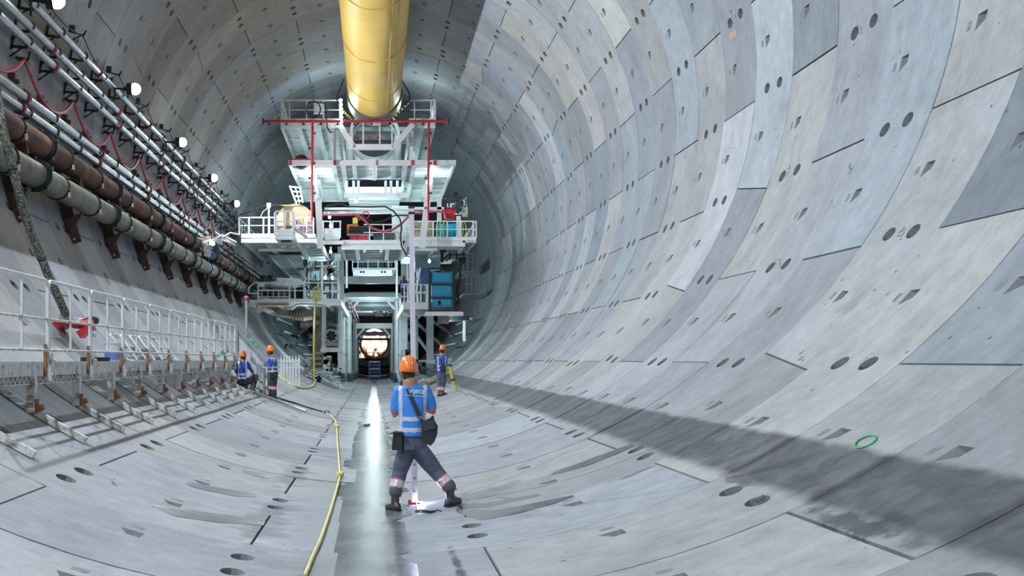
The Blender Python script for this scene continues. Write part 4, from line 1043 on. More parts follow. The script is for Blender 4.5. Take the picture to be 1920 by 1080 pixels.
for x0, x1 in ((803.5, 807.5), (849.5, 853)): part('frame_post', M['darkframe'], t, (x0, 502, x1, 584, Y4+.1, .12)); part('frame_post', M['darkframe'], t, (x0, 502, x1, 584, Y4+1.4, .12))
for y0, y1 in ((502, 505), (530.5, 534.5), (556, 560), (581, 584)): part('frame_bar', M['darkframe'], t, (804, y0, 853, y1, Y4+.08, .08))
part('pallet', M['dkgrey'], t, (808, 575, 849, 583, Y4+.2, 1.2)); rebase(t, P(829, 584, Y4))
t = empty('ribbed_cabinet', 'pale blue ribbed cabinet behind the top of the blue tank', 'cabinet')
o = part('cabinet_body', M['palecyan'], t, (778, 478, 826, 505, Y4+3, 2))
for k in range(4): part('rib', M['palecyan'], o, (780, 482+6*k, 816, 484+6*k, Y4+2.95, .06))
rebase(t, P(800, 505, Y4+3))
t = empty('navy_cabinet', 'dark blue cabinet to the left of the framed tank', 'cabinet'); o = part('cabinet_body', mat('cabinet_navy', (.035, .10, .24), .4), t, (788, 502, 805, 532, Y4+.9, .8)); part('cabinet_door', bpy.data.materials['cabinet_navy'], o, (789, 503, 804, 531, Y4+.86, .04)); rebase(t, P(796, 532, Y4+.9))
t = empty('grey_switch_box', 'grey-blue switch box above the rails beside the left gantry column', 'cabinet'); part('box_body', M['palecyan'], t, (610, 503, 628, 520, Y4+2.5, .4)); part('box_door', M['palecyan'], t, (611, 504, 627, 519, Y4+2.46, .04)); rebase(t, P(619, 520, Y4+2.5))
t = empty('elbow_pipe', 'grey steel pipe with elbows above the blue tank', 'pipe')
b = MB(); b.tube([P(x, y, Y4+1) for x, y in ((834, 488), (838, 483), (846, 480), (872, 480), (877, 483), (876, 488))], .13, 12); b.build('pipe_run', mat('grey_pipe', (.22, .26, .28), .35, .6), t, True)
for px in (843, 856, 869): b = MB(); c = P(px, 480.5, Y4+1); b.cyl(c-Vector((.03, 0, 0)), c+Vector((.03, 0, 0)), .19, 14); b.build('flange', M['clamp'], t)
b = MB(); b.cyl(P(860, 488, Y4+1), P(872, 488, Y4+1), .12, 10); b.tube([P(x, y, Y4+.8) for x, y in ((867, 492), (862, 505), (863, 520), (858, 540), (860, 570))], .05, 6); b.build('valve_hose', M['black'], t, True)
b = MB(); c = P(825, 468, Y4+.6); b.cyl(c, c+Vector((.3, 0, 0)), .13, 12); b.bar(c+Vector((.1, 0, 0)), c+Vector((.1, 0, -.6)), .15); b.build('valve_body', M['black'], t); rebase(t, P(855, 480, Y4+1))
for k, (x, y, Y, w_, lab) in enumerate(((875, 550, 72, 38, 'lower grey side platform by the right tunnel wall'), (868, 508, 74, 30, 'upper grey side platform by the right tunnel wall'))):
    t = empty('side_platform', lab, 'platform', 'side platforms by the right wall')
    part('deck_plate', M['midgrey'], t, (x-6, y, x+w_, y+3, Y, 6)); rail(t, [(x-4, y, x+w_-2, y, (x, x+9, x+18, x+w_-2))], 33, Y, M['midgrey']); rebase(t, P(x, y, Y))
# inclined ramps and braces beside the gantry feet
for s, lab in ((1, 'right'), (-1, 'left')):
    t = empty('inclined_truss', 'grey inclined steel truss against the '+lab+' lower tunnel wall under the gantry', 'truss', 'trusses beside the gantry')
    for Y in (74, 77, 80, 83, 86):
        b = MB(); pr = [pol(s*(30+6*q), Y, R-.32) for q in range(7)]
        for q in range(6): b.bar(pr[q], pr[q+1], .12, .2, (0, 1, 0))
        b.build('curved_rib', M['midgrey'], t)
    for q in range(5):
        a = pol(s*(32+8*q), 73, R-.45); b = MB(); b.bar(a, a+Vector((0, 14, 0)), .1); b.build('purlin', GW, t)
    for q in range(3):
        a = pol(s*(34+10*q), 74+3*q, R-.5); c = Vector((s*2.6, 76, 3.2+.8*q)); b = MB(); b.bar(a, c, .14); b.build('brace', M['midgrey'], t)
    rebase(t, pol(s*30, 74, R-.3))
# hanging deck underside on the left, tray bundles
t = empty('left_inner_deck', 'pale green-white inner deck seen from below between the left rails', 'platform')
deepdeck(t, 505, 566, 478, 484, 60, 76, ribs=8, longs=(.5,)); rebase(t, P(530, 484, 60))
t = empty('wrapped_bundle', 'silvery plastic-wrapped bundle lying over the large pipes at the left end of the gantry', 'bundle')
rr_ = random.Random(8)
b = MB(); b.prism([P(500, 520, 59), P(560, 522, 59), P(578, 531, 59), P(540, 537, 59), P(492, 533, 59)], (0, 2, 0)); b.build('film_wrap', mat('silver_film', (.42, .47, .50), .3, .4, .3, 6, .5), t)
b = MB()
for k in range(5): a = P(494+4*k, 524+rr_.uniform(-3, 4), 58.8); b.box(a, (.25, .3, .15), Euler((rr_.random(), rr_.random(), rr_.random())))
b.build('loose_end', M['dkgrey'], t); rebase(t, P(530, 537, 59))
# timber and hose bundle tied on the large pipes at the left
t = empty('timber_bundle', 'bundle of timber, blue clamps and taped fittings lashed across the left wall pipes', 'bundle')
YT = 45.0
for k, (x0, y0, x1, y1, m_) in enumerate(((362, 461, 391, 446, 'ply'), (368, 470, 397, 461, 'lug'), (360, 466, 398, 452, 'white'))):
    b = MB(); b.bar(P(x0, y0, YT-.4*k), P(x1, y1, YT+1), .22, .16); b.build('timber', M[m_], t)
for k in range(14):
    a = P(350+rr_.uniform(0, 60), 463+rr_.uniform(-13, 13)-.0, YT-.5+rr_.uniform(-.5, .5)); b = MB(); b.box(a, (.22, .25, .16), Euler((rr_.random()*2, rr_.random(), rr_.random()))); b.build('fitting', [M['white'], mat('clamp_blue', (.08, .2, .5)) if k == 1 else M['white'], M['dkgrey']][k % 3] if k > 0 else M['lug'], t)
for x, y in ((357, 455), (363, 476), (402, 468), (396, 478)):
    b = MB(); b.box(P(x, y, YT-.6), (.28, .2, .2), Euler((.3, .4, .2))); b.build('blue_clamp', bpy.data.materials['clamp_blue'], t)
b = MB()
for k in range(6): a = P(402+3*k, 448+2*k, YT); b.tube([a, a+Vector((rr_.uniform(-.3, .5), 0, rr_.uniform(.0, .4))), a+Vector((rr_.uniform(.2, .8), .2, rr_.uniform(-.1, .5)))], .03, 5)
o = b.build('loose_wire', M['white'], t); o['kind'] = 'stuff'; rebase(t, P(380, 470, YT))
# cables, boxes and small pipes that fill the gantry: each bundle one thing
rr_ = random.Random(21)
spots_ = [(612, 480, 634, 515, 59, 'tangle of dark cables and small lamps left of the nearest portal column'),
          (568, 490, 592, 560, 61, 'tangle of dark pipes beside the left tower above the lower rails'),
          (700, 545, 735, 590, 92, 'dark service lines hanging inside the passage roof'),
          (762, 590, 775, 660, 70, 'tangle of black hoses behind the surveying staff'),
          (845, 360, 875, 400, 60, 'dark cables and pipes by the wall at the right end of the second deck'),
          (535, 625, 590, 690, 70, 'tangle of black hoses hanging in the dark bay left of the fan frame'),
          (760, 675, 800, 700, 60, 'heap of grey hoses and scrap steel at the foot of the right gantry leg'),
          (608, 668, 640, 700, 66, 'heap of grey pipes and brackets at the foot of the left gantry leg')]
for x0, y0, x1, y1, Y, lab in spots_:
    t = empty('cable_tangle', lab, 'cables', None); w_ = x1-x0
    for k in range(12):
        a = (rr_.uniform(x0, x1), rr_.uniform(y0, y1)); pts = [P(a[0], a[1], Y+rr_.uniform(0, 1))]
        for q in range(3): a = (min(x1, max(x0, a[0]+rr_.uniform(-w_*.3, w_*.3))), min(y1, max(y0, a[1]+rr_.uniform(-6, 16)))); pts.append(P(a[0], a[1], Y+rr_.uniform(0, 1)))
        b = MB(); b.tube(pts, rr_.choice((.03, .045, .06)), 6); b.build('cable', rr_.choice([M['rubber'], M['dkgrey'], M['midgrey'], M['white']]), t, True)
    for k in range(4):
        b = MB(); b.box(P(rr_.uniform(x0, x1), rr_.uniform(y0, y1), Y+.5), (rr_.uniform(.15, .4), .3, rr_.uniform(.15, .5))); b.build('small_box', rr_.choice([M['white'], M['dkgrey'], M['palecyan'], M['lug']]), t)
    rebase(t, P((x0+x1)/2, y1, Y))
# gantry lights: points without fixtures, some added to brighten portals and passage
glow = [(P(640, 215, 50.5), 85), (P(786, 215, 52), 85), (P(590, 330, 53), 90), (P(810, 335, 53), 90), (P(700, 372, 57), 170),
        (P(620, 470, 60), 90), (P(700, 440, 58), 90), (P(830, 470, 60), 110), (P(770, 500, 62), 100), (Vector((-.2, 75, 4.9)), 300), (Vector((0, 64, 5.2)), 90)]
for p, e in glow: point(p, e, TEAL, .25)
for y, e in ((77, 150), (86, 130), (97, 110)): point((0, y, 4.6), e, TEAL, .3)
spot((0, 118.2, 4.2), (0, 1, -.35), 1500, (1, .80, .66), 75, .5, .3); point((-3.8, 66, 2.6), 90, TEAL, .3); point((3.9, 66, 3.0), 60, TEAL, .3)
for k, (x, y, Y) in enumerate(((667, 378, 55), (618, 407, 54), (620, 472, 58), (610, 521, 58), (623, 521, 58), (805, 490, 57), (620, 424, 54))):
    t = empty('bulkhead_lamp', ['small bright lamp hanging under the second deck', 'small bright lamp beside the left gantry column', 'round bright lamp over the dark cables left of the portal', 'left of two small lamps above the lower rails', 'right of two small lamps above the lower rails', 'slanted bright tube lamp by the pale ribbed cabinet', 'small bright lamp over the inner white panel'][k], 'lamp', 'small work lamps on the gantry')
    c = P(x, y, Y); b = MB(); b.ell(c, (.065, .065, .08), 12, 8); b.build('bulb', M['tube'], t, True); b = MB(); b.cyl(c+Vector((0, 0, .1)), c+Vector((0, 0, .24)), .05, 8); b.build('holder', M['white'], t); rebase(t, c)
# ------------------------------------------------------------------ water running down the invert
def water_mat():
    m, t, b = nt('stream_water'); b.inputs['Base Color'].default_value = (.13, .145, .14, 1); b.inputs['Roughness'].default_value = .16; b.inputs['IOR'].default_value = 1.33
    b.inputs['Specular IOR Level'].default_value = .45
    g = N(t, 'ShaderNodeNewGeometry'); mp = N(t, 'ShaderNodeMapping'); mp.inputs['Scale'].default_value = (2.2, 5.0, 1)
    t.links.new(g.outputs['Position'], mp.inputs['Vector'])
    n = N(t, 'ShaderNodeTexNoise'); n.inputs['Scale'].default_value = 3.2; n.inputs['Detail'].default_value = 7; n.inputs['Roughness'].default_value = .68; t.links.new(mp.outputs[0], n.inputs['Vector'])
    bp = N(t, 'ShaderNodeBump'); bp.inputs['Strength'].default_value = 1; bp.inputs['Distance'].default_value = .14; t.links.new(n.outputs['Fac'], bp.inputs['Height']); t.links.new(bp.outputs[0], b.inputs['Normal'])
    r = N(t, 'ShaderNodeValToRGB'); r.color_ramp.elements[0].color = (.07, .08, .078, 1); r.color_ramp.elements[1].color = (.22, .24, .23, 1); r.color_ramp.elements[0].position = .35; r.color_ramp.elements[1].position = .65
    n2 = N(t, 'ShaderNodeTexNoise'); n2.inputs['Scale'].default_value = 1.7; n2.inputs['Detail'].default_value = 6; t.links.new(g.outputs['Position'], n2.inputs['Vector']); t.links.new(n2.outputs['Fac'], r.inputs['Fac']); t.links.new(r.outputs[0], b.inputs['Base Color'])
    return m
M['water'] = water_mat()
rr_ = random.Random(4)
b = MB(); rows = []; y = 8.0
def wob(y, s): return .07*math.sin(y*3.1+s)+.05*math.sin(y*7.7+2*s)+.035*math.sin(y*17+s*3)
while y < 95:
    f = max(0, min(1, (y-26)/30)); wl_ = .47*(1-f)+.20*f; wr_ = .33*(1-f)+.14*f
    rows.append((y, -wl_+wob(y, 1)*(1-.5*f), wr_+wob(y, 4)*(1-.5*f))); y += .11+.004*y
vv = []
for y, a, c in rows:
    for k in range(5): vv.append((a+(c-a)*k/4, y, .012+.006*math.sin(k*PI/4)*0))
b.add(vv, [(i*5+k, i*5+k+1, (i+1)*5+k+1, (i+1)*5+k) for i in range(len(rows)-1) for k in range(4)])
o = b.build('drain_stream', M['water'], None, True); tag(o, 'shallow stream of water running along the middle of the tunnel floor', 'water', None, 'stuff')
# damp runs below bolt pockets, thin films of water that follow the lining
M['film'] = mat('damp_film', (.13, .145, .15), .3, 0, .2, 4)
def onfloor(pts, w, name, label, cat, m, lift=.004, n=1):
    cl = [onwall(x, y, R-lift) for x, y in pts]
    b = MB(); k = len(cl)
    L = []; 
    for i, p in enumerate(cl):
        d = (cl[min(i+1, k-1)]-cl[max(0, i-1)]).normalized(); nrm = Vector((0, p.y, 7))-p; nrm.normalize(); s = d.cross(nrm).normalized()
        ww = w[i] if isinstance(w, list) else w
        L += [p+s*ww/2, p-s*ww/2]
    b.add(L, [(2*i, 2*i+1, 2*i+3, 2*i+2) for i in range(k-1)])
    o = b.build(name, m, None); tag(o, label, cat); return o
def blob(pts, name, label, cat, m, parent=None, lift=.004):
    cl = [onwall(x, y, R-lift) for x, y in pts]; b = MB(); c = sum(cl, Vector())/len(cl); b.add(cl+[c], [(i, (i+1) % len(cl), len(cl)) for i in range(len(cl))])
    o = b.build(name, m, parent)
    if parent is None: tag(o, label, cat)
    return o
blob([(284,948),(292,946),(330,953),(400,962),(470,972),(497,979),(494,985),(440,982),(380,976),(330,968),(300,956)], 'damp_run', 'long dark damp run across the left floor below a bolt pocket', 'stain', M['film'])
blob([(348,906),(355,904),(400,912),(445,920),(480,927),(478,932),(440,930),(395,921),(356,912)], 'damp_run', 'second dark damp run, left of the yellow hose knot', 'stain', M['film'])
blob([(456,882),(480,885),(508,892),(506,897),(480,893),(455,885)], 'damp_run', 'short dark damp run on the left floor near the joint line', 'stain', M['film'])
blob([(1032,890),(1080,880),(1130,862),(1190,836),(1185,832),(1120,855),(1075,872),(1040,884)], 'damp_run', 'dark damp run across the right floor below the wet band', 'stain', M['film'])
blob([(855,955),(880,962),(900,968),(990,950),(1075,928),(1076,932),(1000,956),(905,975),(880,970),(856,959)], 'damp_run', 'dark damp line to the right of the worker\'s boot', 'stain', M['film'])
M['blackwet'] = mat('black_damp', (.035, .04, .045), .45, 0, .3, 5)
# paint marks on the right wall
M['brownpaint'] = mat('brown_paint', (.42, .27, .18), .7, 0, .15, 6); M['greenspray'] = mat('green_spray', (.04, .42, .13), .9, 0, .4, 12); M['bluemark'] = mat('blue_mark', (.05, .12, .4), .6); M['stencil'] = mat('stencil_grey', (.16, .18, .2), .8)
blob([(1367,66),(1379,52),(1382,66),(1369,78)], 'painted_square', '', '', M['brownpaint'], wr); blob([(1325,424),(1331,402),(1348,396),(1341,416)], 'painted_square', '', '', M['brownpaint'], wr)
blob([(1368,22),(1371,18),(1372,26)], 'blue_mark', '', '', M['bluemark'], wr)
cc = [onwall(1623+20*math.cos(a)*(1)-3*math.sin(a)*0, 828-9*math.sin(a)-7*math.cos(a), R-.01) for a in [2*PI*q/20 for q in range(21)]]
b = MB(); b.tube(cc, .007, 5, False); b.build('sprayed_ring', M['greenspray'], wr)
rs = random.Random(2)
for (px, py) in ((1612, 55), (1680, 225), (1375, 40), (1595, 322), (1478, 325), (1621, 678), (1690, 440), (1460, 495), (1330, 390), (1500, 670), (1420, 940), (210, 905)):
    b = MB()
    for k in range(9):
        p = onwall(px+rs.uniform(-4, 4), py+rs.uniform(-9, 9), R-.003); q = onwall(px+rs.uniform(-4, 4), py+rs.uniform(-9, 9), R-.003); d = (q-p).normalized()
        th_ = math.atan2(p.x, 7-p.z); e = Vector((math.cos(th_), 0, math.sin(th_))) if k % 2 else Vector((0, 1, 0)); b.bar(p, p+e*rs.uniform(.03, .07), .009, .003)
    o = b.build('stencil_mark', M['stencil'], wr if px > 702 else fl); o['kind'] = 'stuff'

# ------------------------------------------------------------------ hoses and loose things on the floor
t = empty('yellow_hose', 'knotted yellow hose lying along the floor left of the stream', 'hose')
hp = [(572,1079),(586,1045),(600,1014),(610,987),(619,960),(628,930),(634,908),(637.5,893),(637,880),(635,856),(633,830),(632,812),(631,801),(630,792),(627,786),(620,779),(611,774)]
def smooth_pts(pp, sub=3):
    out = []
    for i in range(len(pp)-1):
        p0 = pp[max(0, i-1)]; p1 = pp[i]; p2 = pp[i+1]; p3 = pp[min(len(pp)-1, i+2)]
        for q in range(sub):
            s = q/sub; out.append(.5*((2*p1)+(p2-p0)*s+(2*p0-5*p1+4*p2-p3)*s*s+(3*p1-p0-3*p2+p3)*s**3))
    out.append(pp[-1]); return out
pts = smooth_pts([onwall(x, y, R-.018) for x, y in hp]); b = MB(); b.tube(pts, .0165, 8); b.build('hose_body', M['yellowhose'], t, True)
for x, y in ((637.5, 892), (631, 801)):
    c = onwall(x, y, R-.03); b = MB(); s = c.y/F
    for k in range(2):
        b.tube([c+Vector((math.cos(a)*5.5*s, math.sin(a)*.10*(-1)**k, .02+.02*math.sin(2*a+k))) for a in [2*PI*q/14 for q in range(15)]], .016, 6, False)
    b.build('hose_knot', M['yellowhose'], t, True)
rebase(t, pts[0])
t = empty('dark_hose', 'dark hose crossing the floor from the crew on the left to the yellow hose', 'hose')
pts = smooth_pts([onwall(x, y, R-.02) for x, y in ((611,774),(598,770),(580,765),(556,757),(532,750),(515,744),(500,738))]); b = MB(); b.tube(pts, .028, 8); b.build('hose_body', M['rubber'], t, True)
b = MB(); c = onwall(606, 772, R-.03); b.cyl(c, c+Vector((.18, .1, 0)), .05, 10); b.build('coupling', M['galv'], t, True); rebase(t, pts[0])
t = empty('dark_hose', 'black and yellow hose curving from the crew to the pile of white bars', 'hose')
pts = smooth_pts([onwall(x, y, R-.03) for x, y in ((523,704),(535,714),(548,722),(562,727),(578,727),(588,722),(592,712))]); b = MB(); b.tube(pts, .04, 8); b.build('hose_body', M['yellowhose'], t, True); rebase(t, pts[0])
for k, (a, c, lab) in enumerate((((466, 731), (574, 771), 'long grey scaffold tube lying on the floor by the crouching man'), ((478, 727), (528, 748), 'shorter grey scaffold tube lying at the feet of the standing man'))):
    t = empty('scaffold_tube', lab, 'tube', 'scaffold tubes on the floor'); p = onwall(*a, R-.03); q = onwall(*c, R-.03); n = 6
    b = MB(); b.tube([onwall(a[0]+(c[0]-a[0])*f/n, a[1]+(c[1]-a[1])*f/n, R-.045) for f in range(n+1)], .03, 8); b.build('tube_body', M['galv'], t, True); rebase(t, p)
t = empty('pipe_stub', 'short grey pipe stub lying in the stream', 'pipe'); c = onwall(687, 797, R-.03); b = MB(); b.ring(c-Vector((.08, .0, 0)), c+Vector((.09, .1, .01)), .026, .02, 12); b.build('stub_body', M['midgrey'], t, True); b = MB(); b.cyl(c-Vector((.075, 0, 0)), c-Vector((.06, 0, 0)), .021, 12); b.build('bore', M['black'], t); rebase(t, c)
# rope hanging from the lower left deck
t = empty('yellow_rope', 'yellow rope hanging straight down from the lower left gantry rail', 'rope')
b = MB(); b.tube([P(591, 545, 56.7), P(590, 600, 56.6), P(588.5, 650, 56.6), P(589, 712, 56.5)], .045, 6); b.build('rope_body', M['yellowhose'], t, True)
b = MB(); b.ring(P(594, 545, 56.7), P(594, 545, 56.8), .2, .12, 14); b.ring(P(594, 552, 56.7), P(594, 552, 56.8), .2, .12, 14); b.build('rope_coil', M['yellowhose'], t, True); rebase(t, P(589, 712, 56.5))
# pile of white bars
t = empty('bar_pile', 'tangled pile of white painted steel bars on the floor in front of the gantry', 'pile'); rr_ = random.Random(17)
c = onwall(613, 722, R); 
for k in range(70):
    b = MB(); a = c+Vector((rr_.uniform(-.75, .7), rr_.uniform(-1, 1), rr_.uniform(.05, .75))); a.z = max(a.z*1.0, floorz(a.x)+.06)+0
    hh = 1-abs(a.x-c.x)/.9; a.z = floorz(a.x)+.06+max(0, hh)*rr_.uniform(0, .75)
    d = Vector((rr_.uniform(-1, 1), rr_.uniform(-.6, .6), rr_.uniform(-.5, .35))).normalized()*rr_.uniform(.3, .55); e = a+d; e.z = max(e.z, floorz(e.x)+.05)
    b.bar(a, e, .045, .035); b.build('steel_bar', M['white'] if k % 5 else M['midgrey'], t)
rebase(t, c)
t = empty('post_rack', 'row of white posts with pointed tops standing behind the man in the blue vest', 'rack')
for k in range(7):
    x0 = 527+5.6*k; y0 = 703-2.2*k; Y = 46-.0*k; p = P(x0, y0, Y); p.z = floorz(p.x)+.02; top = P(x0, 668-.2*k, Y).z
    b = MB(); b.bar(p, Vector((p.x, p.y, top-.22)), .075); b.cyl((p.x, p.y, top-.22), (p.x, p.y, top-.1), .04, 8); b.cyl((p.x, p.y, top-.1), (p.x, p.y, top), .018, 6); b.build('white_post', M['white'], t)
b = MB(); b.bar(P(525, 678, 46), P(563, 677, 46), .09, .05); b.bar(P(526, 690, 46), P(563, 688, 46), .06, .05); b.build('cross_rail', M['white'], t)
rebase(t, P(545, 695, 46))
t = empty('black_motor', 'dark cylindrical motor with a rusty cradle lying left of the white bar pile', 'motor')
c = P(583, 702, 60); b = MB(); b.cyl(c, c+Vector((.5, 0, -.28)), .2, 14); b.build('motor_body', M['black'], t, True); b = MB(); b.ring(c-Vector((.05, 0, -.03)), c, .23, .1, 14); b.box(c+Vector((-.2, 0, .15)), (.25, .3, .3)); b.build('rusty_cradle', M['tan'], t); rebase(t, c)
t = empty('scrap_steel', 'grey bars and plates heaped below the right gantry post, behind the worker', 'pile'); c = P(795, 708, 57)
for k in range(22):
    b = MB(); a = c+Vector((rr_.uniform(-.5, .8), rr_.uniform(-.6, .6), 0)); a.z = floorz(a.x)+.08+rr_.uniform(0, .35); e = a+Vector((rr_.uniform(.3, .9), rr_.uniform(-.3, .3), rr_.uniform(0, .35))); b.bar(a, e, .09, .06); b.build('steel_piece', [M['pinkwhite'], M['lug'], M['midgrey']][k % 3], t)
b = MB(); c2 = P(822, 697, 57); b.cyl(c2, c2+Vector((.3, 0, .15)), .2, 12); b.build('black_roller', M['black'], t, True); rebase(t, c)
# stair at the end of the walkway
t = empty('access_stair', 'steel stair with white side sheets leading down from the far end of the walkway', 'stair')
YS = 33.6
top = P(444, 672, YS); bot = P(503, 742, YS)
for dy in (0, .75):
    b = MB(); b.bar(top+Vector((0, dy, 0)), bot+Vector((0, dy, .05)), .07, .16, (0, 1, 0)); b.build('stringer', M['pinkwhite'], t)
    b = MB(); b.tube([P(444, 622, YS)+Vector((0, dy, 0)), P(507, 690, YS)+Vector((0, dy, 0))], .028, 8); b.build('hand_rail', M['midgrey'], t, True)
    b = MB(); b.tube([P(444, 645, YS)+Vector((0, dy, 0)), P(504, 712, YS)+Vector((0, dy, 0))], .022, 8); b.build('middle_rail', M['midgrey'], t, True)
    for f in (0, .33, .66, 1): b = MB(); a = top.lerp(bot, f)+Vector((0, dy, .05)); b.tube([a, a+Vector((0, 0, .74))], .024, 8); b.build('upright', M['galv'], t, True)
for k in range(7): b = MB(); a = top.lerp(bot, (k+.5)/7); b.box(a+Vector((0, .37, .03)), (.2, .7, .03)); b.build('tread', M['midgrey'], t)
b = MB(); b.prism([P(446, 630, YS-.05), P(470, 657, YS-.05), P(470, 686, YS-.05), P(446, 658, YS-.05)], (0, .02, 0)); b.build('side_sheet', mat('grey_sheet', (.52, .53, .57), .6), t)
b = MB(); b.prism([P(470, 655, YS-.05), P(480, 665, YS-.05), P(497, 690, YS-.05), P(480, 680, YS-.05)], (0, .02, 0)); b.build('side_sheet', bpy.data.materials['grey_sheet'], t)
b = MB()
for x, y0, y1 in ((444, 610, 684), (462, 560, 634), (495, 690, 744)): p = P(x, y0, YS-.1); q = P(x, y1, YS-.1); b = MB(); b.cyl(p, q, .035, 8); b.build('scaffold_post', M['midgrey'], t, True)
b = MB(); b.ell(P(462, 559, YS-.1), (.07, .07, .07), 10, 7); b.build('red_cap', M['redhose'], t, True)
rebase(t, bot)
def sign(label, quad, strokes):
    t = empty('green_sign', label, 'sign', 'green safety signs on the stair'); a, c, d, e = [P(x, y, YS-.12) for x, y in quad]
    b = MB(); b.prism([a, c, d, e], (0, .02, 0)); b.build('sign_board', mat('sign_green', (.01, .28, .16), .5) if 'sign_green' not in bpy.data.materials else bpy.data.materials['sign_green'], t)
    rs = random.Random(len(label)); b = MB()
    for k in range(strokes):
        u0 = (k+.35)/strokes*.86+.06
        for q in range(5):
            u = u0+rs.uniform(-.03, .03); v = .25+.5*rs.random(); o_ = a.lerp(c, u).lerp(e.lerp(d, u), v)+Vector((0, -.008, 0)); ax = (c-a).normalized() if q % 2 else (e-a).normalized(); b.bar(o_-ax*.026, o_+ax*.026, .011, .006, (0, 1, 0))
    o = b.build('white_lettering', M['white'], t); o['kind'] = 'stuff'; rebase(t, a)
sign('green sign with white characters hung along the stair handrail', ((469, 631), (486, 649), (482, 654), (466, 637)), 5)
sign('green sign with white characters low behind the walkway rail', ((402, 668), (424, 652), (430, 660), (404, 672)), 3)
# surveying staff and its lamp
t = empty('surveying_staff', 'tall pale telescopic surveying staff standing behind the worker in the foreground', 'staff')
base = P(777.5, 944, 13.93); top = P(771.5, 380, 13.93); M['staffm'] = mat('staff_paint', (.62, .58, .66), .45, 0, .05, 5)
L = (top-base); mk = lambda f: base+L*f
for k, (f0, f1, w_) in enumerate(((.0, .16, .064), (.16, .46, .060), (.46, .985, .056))): b = MB(); b.bar(mk(f0), mk(f1), w_, .045, (0, 1, 0)); b.build('staff_section', M['staffm'], t)
for f in (.16, .46, .965, .985): b = MB(); b.bar(mk(f-.004), mk(f+.004), .072, .055, (0, 1, 0)); b.build('section_clamp', M['black'], t)
for f in (.04, .085, .13, .3): b = MB(); b.box(mk(f)-Vector((0, .026, 0)), (.012, .006, .014)); b.build('rivet', M['black'], t)
b = MB(); c = base; b.box(c+Vector((0, 0, .0)), (.13, .1, .035)); b.cyl(c, c+Vector((0, 0, .07)), .02, 8); b.box(c+Vector((-.06, 0, .02)), (.03, .12, .05)); b.build('red_base', mat('signal_red', (.6, .07, .03), .4), t)
rebase(t, base)
t = empty('led_lamp', 'small lamp lighting the floor at the foot of the surveying staff', 'lamp'); c = base+Vector((.03, .04, -.0)); b = MB(); b.box(c, (.14, .03, .02)); b.build('lamp_strip', emit('led_blue_white', (.75, .8, 1), 18), t); b = MB(); b.box(c+Vector((0, .03, 0)), (.15, .02, .04)); b.build('lamp_case', M['black'], t); rebase(t, c)
point(base+Vector((.06, -.02, .05)), 7, (.62, .68, 1), .03)
t = empty('cord_tangle', 'small black tangled cord on the floor in front of the staff', 'cord'); c = onwall(796, 961, R-.01); b = MB()
b.tube([c+Vector((math.cos(a*2.3)*.07+a*.012-.05, math.sin(a*1.9)*.05, .012+.01*math.sin(a*3))) for a in [q*.35 for q in range(40)]], .006, 5); b.tube([c, c+Vector((-.08, .1, .0)), base+Vector((.02, -.03, .01))], .005, 5); b.build('cord_loops', M['rubber'], t, True); rebase(t, c)
# tripod by the man on the right
t = empty('survey_tripod', 'yellow surveying tripod standing beside the man on the right', 'tripod'); YT = 42.2; hd = P(843, 686, YT)
feet = [Vector((P(857, 731, YT).x, YT+.25, 0)), Vector((P(850, 730, YT).x, YT-.45, 0)), Vector((P(812, 742, YT).x, YT+.2, 0))]
for f_ in feet:
    f_.z = floorz(f_.x); o_ = b = MB(); m_ = hd.lerp(f_, .55); b.bar(hd, m_, .075, .05); b.build('leg', M['yellowhose'], t)
    b = MB(); b.bar(m_, f_, .045, .04); b.build('lower_leg', M['yellowhose'], t); b = MB(); b.box(m_, (.1, .08, .08)); b.build('leg_clamp', M['brown'], t)
b = MB(); b.cyl(hd, hd+Vector((0, 0, .05)), .1, 12); b.build('head_plate', M['black'], t); b = MB(); b.box(hd+Vector((0, 0, .17)), (.16, .14, .22)); b.cyl(hd+Vector((0, -.12, .18)), hd+Vector((0, .12, .18)), .05, 10); b.build('level_instrument', M['midgrey'], t, True); rebase(t, hd-Vector((0, 0, 1.2)))

# ------------------------------------------------------------------ people
M['skin'] = mat('skin', (.36, .185, .115), .5, 0, .08, 8); M['hair'] = mat('black_hair', (.012, .011, .012), .5)
M['shirt'] = mat('blue_vest', (.035, .23, .70), .6, 0, .14, 9, .15); M['vest2'] = mat('deep_blue_vest', (.012, .07, .42), .6, 0, .15, 9)
M['silver'] = mat('reflective_tape', (.62, .60, .66), .35, .2, .22, 26); M['flame'] = mat('orange_trim', (.85, .14, .06), .5)
M['trouser'] = mat('grey_work_trousers', (.085, .10, .15), .7, 0, .22, 7, .3); M['boot'] = mat('dark_boots', (.035, .035, .033), .45, 0, .3, 12, 0, (.12, .11, .1), .4, 14)
M['helmet'] = mat('orange_helmet', (.90, .20, .02), .28, 0, .03, 4, coat=.4); M['dgrey'] = mat('dark_clothes', (.035, .04, .05), .7); M['pinkband'] = mat('pink_band', (.75, .42, .48), .5); M['eye'] = mat('eye_white', (.7, .68, .66), .3)
M['palevest'] = mat('pale_vest', (.5, .47, .58), .6)
